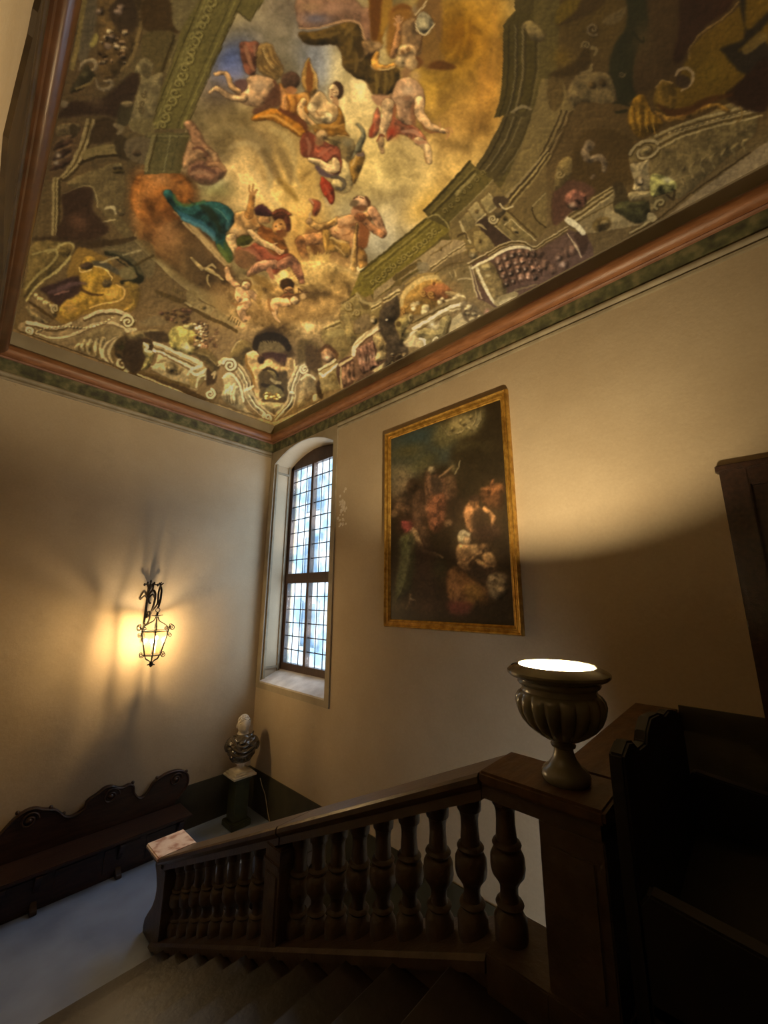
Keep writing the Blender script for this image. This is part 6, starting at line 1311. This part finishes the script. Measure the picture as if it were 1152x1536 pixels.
    for k in range(3): S([560,235+k*16, 640,185+k*16], 2, ('c2ae7c','4a3a1a','ad996a')[k], 1, .9, sm=0); S([670,160+k*16, 800,90+k*14], 2, ('c2ae7c','4a3a1a','ad996a')[k], 1, .9, sm=0)
    E(578, 345, 32, 34, '6b5a3c', 2.5, .95, .8); B(570, 350, 16, 14, 'b3a07c', .8)
    E(185, 650, 66, 66, '664a34', 3, .97, .8); B(172, 668, 26, 22, 'd0b590', .85); S([100,620, 180,575, 260,640, 250,700], [4,6,5,3], '3c2412', 3, .8)
    P([0,560, 100,600, 130,700, 100,800, 40,780, 0,740], '3b2b18', 5, .9); P([100,780, 250,690, 290,760, 290,940, 130,979, 110,850], '7a6844', 2, 1, .25, 10, sm=0); S([105,775, 245,690], 4, 'bba87e', 1.4, .9, sm=0); S([115,800, 140,830, 260,735], 3.4, 'd0c19a', 1.2, .95, sm=0); S([110,790, 250,710], 2, '4d3d20', 1.2, .8, sm=0); V(225, 850, 40, 1, 4, '5d4c2a', 3.4, 1, .8); B(180, 920, 40, 26, '93825a', .6)
    P([260,740, 400,660, 420,860, 300,930], '3d281f', 2, .95); 
    for k in range(3): S([320+k*38,770-k*22, 325+k*38,820-k*22, 330+k*36,900-k*22], [6,9,6], '6d5040', 2.5, .9, .8)
    S([280,740, 410,660], 4, 'ad9a70', 1.3, .9, sm=0); S([290,760, 300,930], 3, '94815a', 1.3, .9, sm=0)
    P([400,620, 430,540, 500,470, 640,380, 690,560, 690,700, 560,790, 440,880, 410,760], '5d4334', 3, .95, .2, 14); S([405,640, 420,570, 480,500, 560,450, 650,395], [7,8,7,6], 'cbb98e', 1.5, .95); S([420,560, 520,470, 640,360], [3,4,3], '93805a', 1.3, .85); S([430,600, 530,500, 600,465], 2, '3b2b18', 1.2, .8)
    for k in range(5): S([450+k*30,600-k*14, 470+k*30,680-k*8, 490+k*28,790-k*14], [7,10,7], '6b4c40', 2.4, .9, .9); B(465+k*30, 690-k*10, 9, 30, 'b39a80', .5, .2); S([462+k*30,610-k*14, 484+k*30,690-k*8, 505+k*28,780-k*14], [2,3,2], '2a1812', 1.6, .75)
    P([570,490, 640,450, 690,560, 680,680, 590,700, 610,600], '8f7c56', 3, .9, .6); E(640, 560, 26, 50, '655437', 3, .8, .7)
    P([560,790, 690,700, 700,740, 580,830], 'a28f66', 2, .95, sm=0); S([330,979, 720,760, 860,680], 3, 'c2b084', 1.3, .9, sm=0); P([420,880, 560,790, 580,830, 470,900], '4a3528', 2, .9)
    P([640,260, 760,200, 770,340, 760,400, 800,480, 830,560, 880,590, 850,680, 720,760, 660,780, 690,640, 680,520, 630,440], '362c22', 4, .97, .5, 16); E(695, 342, 10, 10, 'b0a288', 1.6, .9)
    for k in range(16): E(740+rg.uniform(0,110), 640+rg.uniform(0,90), rg.uniform(10,20), rg.uniform(9,16), rg.choice(['7f7052','5a4b36','94866a','463828']), 2.4, .85, .8)
    P([760,370, 830,320, 900,290, 920,340, 860,420, 820,480], '75663f', 3, .9, .6); E(795, 380, 26, 28, '3b2c15', 2.5, .9); E(895, 325, 20, 34, '93835c', 2.5, .9, .6); E(900, 328, 8, 14, '3b2c15', 1.6, .9)
    t(); C.relief(C.sky, .34, 31)
    Y, X = np.mgrid[0:C.H, 0:C.W].astype(np.float32); X = X/C.k+C.x0; Y = Y/C.k+C.y0     # paler stone towards the far corner; upper right darkened, partly as painted-in dimness
    g = np.exp(-((X-420)/330)**2-((Y-540)/120)**2)
    C.a = np.clip(C.a*(1+.28*g-.24*np.exp(-((X-1010)/190)**2-((Y-90)/170)**2))[..., None], 0, 1)
# ------------------------------------------------------------------ the oil painting
def paint_oil():
    C = Canvas(572, 575, 800, 965, 2.4, '2a2013'); B, P, S, E, V, t = C.B, C.P, C.S, C.E, C.V, C.t
    t(560, 570, 300); C.sf = 1.4; C.halo = .45
    B(560, 500, 200, 200, '2e2516', .9); B(300, 1100, 260, 260, '241a0e', .8); B(600, 1200, 200, 200, '2b1e10', .8)
    P([60,340, 340,250, 460,330, 450,470, 330,480, 240,560, 100,640], '3c4743', 14, .95); B(250, 330, 110, 50, '27424f', .95, -.3); B(390, 410, 60, 50, '31485a', .9, -.5); B(200, 410, 100, 40, '5d5a34', .9, -.2); B(320, 450, 90, 30, '565632', .8, -.3); B(160, 530, 80, 40, '8d7f60', .9); B(170, 600, 70, 60, '8a7458', .85); B(270, 500, 80, 30, '63623c', .8, -.2); B(140, 650, 60, 50, '7d6a50', .7)
    P([340,330, 390,260, 480,220, 620,170, 650,230, 600,300, 480,350, 420,400, 360,380], '5f5c38', 12, .9); B(490, 250, 55, 45, 'c6b679', .95, -.4); B(560, 240, 40, 40, 'b0a678', .8); B(450, 290, 40, 30, 'a0965f', .8); B(600, 230, 20, 50, '9a987a', .8, .4); B(400, 310, 40, 40, '75724a', .8)
    for p, w in (([500,240,540,270,570,290],9), ([560,200,575,250,600,270],6), ([590,180,590,230,570,260],5), ([620,180,620,230,600,260],4), ([440,300,480,310,520,290],8), ([395,270,420,300,440,320],6)): S(p, [1, w*.5, 1], 'b9b48c', 3, .75, .6)
    for x, y in ((505,235), (520,250), (455,285), (560,215)): E(x, y, 12, 12, '8e855c', 4, .9, .8)
    P([450,400, 560,360, 720,160, 740,700, 600,700, 500,640, 450,520], '2b2315', 12, .92); B(660, 390, 50, 40, '3b321e', .7); B(520, 380, 50, 24, '4a442a', .7); S([460,420, 560,370, 640,380], [4,7,3], '3f3a22', 8, .6)
    # distant crowd and riders
    P([110,700, 180,640, 230,570, 280,600, 300,680, 280,800, 200,760, 120,760], '2c2018', 8, .95); E(225, 610, 30, 40, '33241a', 6, .9, .6); E(150, 740, 30, 30, '4f3a2c', 5, .9, .7); E(190, 755, 26, 28, '5d4232', 5, .9, .7); E(120, 770, 20, 22, '7d6248', 5, .8, .7); B(210, 840, 40, 30, '5f2a30', .85); B(150, 690, 30, 16, '6d5640', .7)
    P([230,700, 280,640, 300,800, 320,960, 250,900], '4a3428', 8, .9, .5)
    # central orator, dark bodice, rose robe
    P([300,570, 320,520, 390,560, 470,580, 470,680, 420,700, 400,780, 360,850, 300,760, 310,660], '6d4a3a', 6, .95, .5, 20); P([320,690, 380,650, 420,690, 410,830, 340,880, 310,780], '74432f', 6, .95, .5, 20); P([330,560, 385,570, 395,640, 340,650], '2f2620', 6, .9); E(338, 522, 24, 26, '93826a', 4, .95, .7); B(335, 510, 12, 12, 'b5a890', .8)
    S([385,560, 420,530, 455,495], [4,4,3], 'a07c60', 3, .9, .5); S([470,540, 490,500, 500,465], [2,2,1.5], 'b0a888', 2, .8); S([300,600, 310,660, 330,680], [3,5,3], '8b5f48', 4, .8, .5); P([420,560, 470,560, 470,650, 430,650], '5d4534', 6, .8, .4); P([430,690, 500,680, 520,800, 470,860, 420,820], '2a1f15', 8, .9); E(432, 830, 20, 22, '7c5d44', 5, .9, .7); B(460, 500, 20, 30, '75704a', .6)
    # half-nude men at the right
    P([525,740, 560,700, 600,720, 640,780, 600,870, 560,880, 530,820], 'a06c46', 4, .95, .6, 16); E(580, 700, 26, 32, '8b5d3c', 4, .95, .7); E(580, 682, 28, 18, '33221a', 4, .95); P([575,760, 630,740, 660,820, 620,880, 570,850], '2b2016', 6, .95); S([640,700, 690,690, 710,710], [5,8,5], 'a8683c', 4, .9, .5); P([610,650, 700,640, 745,680, 730,740, 650,720], '4b2e1c', 6, .9, .5); S([690,660, 685,600, 688,575], [5,5,3], 'a8653a', 3, .9, .6); P([620,630, 670,610, 740,600, 750,650, 680,660], '8b5330', 6, .85, .6); S([640,740, 690,790, 690,850], [6,8,6], 'a8764c', 3, .95, .6); P([600,850, 700,830, 740,900, 640,930, 560,900], '34231a', 8, .9)
    # green-skirted woman at the left
    P([160,820, 215,815, 230,870, 190,890], '8b3038', 4, .95, .5); P([205,890, 235,850, 270,930, 265,960, 215,950], 'ab9070', 4, .95, .5, 12); S([240,880, 270,950, 300,990, 350,1000], [8,7,6,4], 'b3946c', 2.4, .95, .6); S([340,1000, 380,1010, 400,1022], [4,2], 'b8986e', 2, .9); S([345,1005, 370,1025], [3,1.5], 'b8986e', 2, .9, sm=0)
    P([150,920, 215,880, 250,960, 240,1100, 210,1220, 160,1270, 110,1310, 130,1150, 150,1040], '454c30', 6, .97, .6, 26); S([200,960, 190,1060, 150,1200], [5,9,5], '6a7352', 6, .7); S([230,1000, 220,1100, 180,1220], [4,8,4], '2c331f', 6, .8); S([170,980, 150,1100, 140,1180], [3,6,3], '5f6848', 6, .7); P([250,930, 370,1000, 390,1100, 330,1250, 240,1220, 240,1050], '30211a', 10, .9); B(310, 1110, 50, 80, '3e2a20', .7)
    S([215,1240, 210,1280, 190,1320], [4,4,3], '8b7558', 4, .85, .5); S([215,1260, 240,1270], [2,1], 'b8a890', 2, .8, sm=0); B(150, 1300, 60, 30, '4a4030', .8); B(300, 1300, 80, 50, '4b3028', .7); B(380, 1090, 40, 60, '2f3a1c', .6)
    # seated mother, child and sheep
    P([430,1110, 480,1080, 560,1140, 620,1180, 660,1230, 640,1300, 520,1300, 450,1280, 425,1200], '774f2a', 6, .97, .5, 26); P([530,1180, 610,1190, 640,1260, 560,1300], '8b6528', 8, .85, .4); S([450,1120, 480,1200, 470,1280], [4,8,4], '95653a', 6, .7); P([430,1280, 560,1290, 540,1340, 450,1345], '6d2f28', 8, .85); P([560,1080, 700,1070, 720,1140, 640,1170, 560,1140], '382a20', 6, .95)
    P([485,960, 530,940, 570,970, 580,1060, 530,1100, 490,1060], 'a07a54', 4, .97, .6, 18); S([500,1050, 545,1060, 590,1010], [7,7,5], 'b58c60', 2.6, .95, .6); E(522, 905, 34, 40, '8b8470', 4, .97, .7); E(540, 925, 20, 24, 'a8886a', 4, .9, .6); S([500,880, 520,870, 550,890], [4,5,4], 'a8a290', 3, .8); P([555,960, 600,950, 610,1010, 570,1010], 'a5835c', 5, .9, .5)
    E(640, 970, 28, 30, '74563c', 4, .97, .7); P([630,1010, 680,995, 715,1050, 700,1090, 650,1080], 'b38d62', 4, .97, .6, 16); S([600,1040, 640,1070, 690,1080], [5,7,6], 'b08a5e', 2.6, .95, .6); S([620,990, 600,1000], [4,3], 'a98258', 2.4, .9, sm=0); P([690,940, 740,930, 760,1060, 720,1080], '2e2317', 8, .9)
    P([650,1160, 690,1120, 740,1110, 775,1150, 770,1230, 710,1270, 670,1220], '7a6a50', 5, .97, .7, 18); E(690, 1150, 30, 30, '94866a', 5, .9, .8); E(735, 1215, 36, 26, '8b7a5a', 5, .9, .8); B(690, 1230, 24, 24, '9a8a68', .6); E(700, 1155, 8, 7, '3a2c1c', 2.5, .9)
    t(); C.relief([-9000,-9000, -8999,-9000, -8999,-8999], 0.0, 3, .72, .92); C.finish(23, 1.2, .16, .2, .72, (1.0, .94, .82)); return C
# ------------------------------------------------------------------ lay the drawings on their surfaces
def cartoon_xy(x, y, z):
    """where a point of the room falls on the cartoon sheets (drawn as seen from the stair head)"""
    dx, dy, dz = x-EYE[0], y-EYE[1], z-EYE[2]
    f = dx*FW.x+dy*FW.y+dz*FW.z
    return 576+FPX*(dx*RT.x+dy*RT.y+dz*RT.z)/f, 768-FPX*(dx*UP.x+dy*UP.y+dz*UP.z)/f, f
def tolin(a): return np.where(a <= .04045, a/12.92, ((a+.055)/1.055)**2.4)
def attr_mat(name, rough, spec, bump=0.0, bs=60):
    M = bpy.data.materials.new(name); M.use_nodes = True; N = M.node_tree.nodes; Lk = M.node_tree.links; b = N['Principled BSDF']
    b.inputs['Roughness'].default_value = rough; b.inputs['Specular IOR Level'].default_value = spec
    at = N.new('ShaderNodeAttribute'); at.attribute_name = 'paint'
    nz = N.new('ShaderNodeTexNoise'); nz.inputs['Scale'].default_value = bs; nz.inputs['Detail'].default_value = 5
    tc = N.new('ShaderNodeTexCoord'); Lk.new(tc.outputs['Object'], nz.inputs['Vector'])
    rp = N.new('ShaderNodeMapRange'); rp.inputs['To Min'].default_value = .88; rp.inputs['To Max'].default_value = 1.12; Lk.new(nz.outputs['Fac'], rp.inputs['Value'])
    mx = N.new('ShaderNodeMix'); mx.data_type = 'RGBA'; mx.blend_type = 'MULTIPLY'; mx.inputs[0].default_value = 1.0
    Lk.new(at.outputs['Color'], mx.inputs[6]); Lk.new(rp.outputs[0], mx.inputs[7]); Lk.new(mx.outputs[2], b.inputs['Base Color'])
    if bump:
        bp = N.new('ShaderNodeBump'); bp.inputs['Strength'].default_value = bump; bp.inputs['Distance'].default_value = .01
        Lk.new(nz.outputs['Fac'], bp.inputs['Height']); Lk.new(bp.outputs[0], b.inputs['Normal'])
    return M
def painted_grid(name, PT, nu, nv, colors, material, parent=None, flip=False):
    """PT (nu*nv,3) grid points, colours per point in linear light"""
    me = bpy.data.meshes.new(name)
    idx = np.arange(nu*nv).reshape(nv, nu)
    q = np.stack([idx[:-1, :-1], idx[:-1, 1:], idx[1:, 1:], idx[1:, :-1]], -1).reshape(-1, 4)
    if flip: q = q[:, ::-1]
    me.vertices.add(nu*nv); me.vertices.foreach_set('co', PT.astype(np.float32).ravel())
    me.loops.add(q.size); me.loops.foreach_set('vertex_index', np.ascontiguousarray(q).astype(np.int32).ravel())
    me.polygons.add(len(q)); me.polygons.foreach_set('loop_start', np.arange(0, q.size, 4, dtype=np.int32))
    me.update(calc_edges=True); me.validate()
    ca = me.color_attributes.new('paint', 'FLOAT_COLOR', 'POINT')
    ca.data.foreach_set('color', np.concatenate([colors, np.ones((len(colors), 1))], 1).astype(np.float32).ravel())
    me.materials.append(material)
    return obj(name, me, parent)

GREY_TEST = False
# light reaching the vault, so that pigment = colour seen / light received
EC = np.array([[-0.35, 0.0653, 0.2976, 0.0749, 0.0195, -0.1105, -0.0287, 0.0079], [-0.535, -0.0111, 0.2528, 0.1233, 0.029, -0.1006, -0.0389, 0.0074], [-0.93, -0.1287, 0.1399, 0.2055, 0.0468, -0.0594, -0.0576, 0.0042]])
def vault_light(x, y):
    yy = np.clip(y, -.7, 6.6); xx = np.clip(x, 0, 3.8)
    R = np.stack([np.ones_like(xx), xx, yy, xx*xx, xx*yy, yy*yy, xx**3, yy**3], -1)
    return np.exp(R @ EC.T)
xs = np.linspace(XL, XR, 560)
ys = np.concatenate([np.linspace(YB, -.75, 40)[:-1], np.linspace(-.75, YF, 1040)])
GX, GY = np.meshgrid(xs, ys); gx, gy = GX.ravel(), GY.ravel()
if GREY_TEST:
    alb = np.tile(np.array([[.17, .15, .11]]), (len(gx), 1))
else:
    CV = paint_fresco(); paint_fresco2(CV); CV.finish(11, 1.15, .08, .12, .90, (1.02, .92, .74))
    u, v, f = cartoon_xy(gx, gy, ZC)
    seen = tolin(CV.sample(u, v).astype(np.float64))
    off = (f < .2) | (u < -75) | (u > 1255) | (v < -145) | (v > 685)
    seen[off] = tolin(np.array([.27, .21, .12]))
    alb = np.clip(seen/vault_light(gx, gy), .004, .86)
ce = painted_grid('ceiling', np.stack([gx, gy, np.full_like(gx, ZC)], 1), len(xs), len(ys), alb, attr_mat('frescoed_plaster', .75, .25, .12, 38), None, True)
struct(ce, 'frescoed ceiling with clouds and figures in a painted stone frame', 'ceiling')
MB().box(XL-.2, XR+.55, YB-.2, YF+.2, ZC+.02, ZC+.2).build('ceiling_slab', M_WALL, ce)

oy = np.linspace(PY0+.085, PY1-.085, 190); oz = np.linspace(PZ0+.085, PZ1-.085, 280)
GY, GZ = np.meshgrid(oy, oz); gy, gz = GY.ravel(), GZ.ravel()
OC = paint_oil(); u, v, f = cartoon_xy(XR-.026, gy, gz)
alb = np.clip(tolin(OC.sample(u, v).astype(np.float64))*np.interp(gz, [3.0, 3.8, 5.0], [2.3, 2.1, 1.15])[:, None], .004, .8)  # pigment brightened towards the bottom to offset the urn lamp's shade there
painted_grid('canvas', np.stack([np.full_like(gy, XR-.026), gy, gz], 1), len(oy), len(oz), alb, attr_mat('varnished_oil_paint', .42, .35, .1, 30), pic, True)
MB().box(XR-.022, XR-.002, PY0+.03, PY1-.03, PZ0+.03, PZ1-.03).build('stretcher', M_WOOD, pic)
loc_parts(pic)
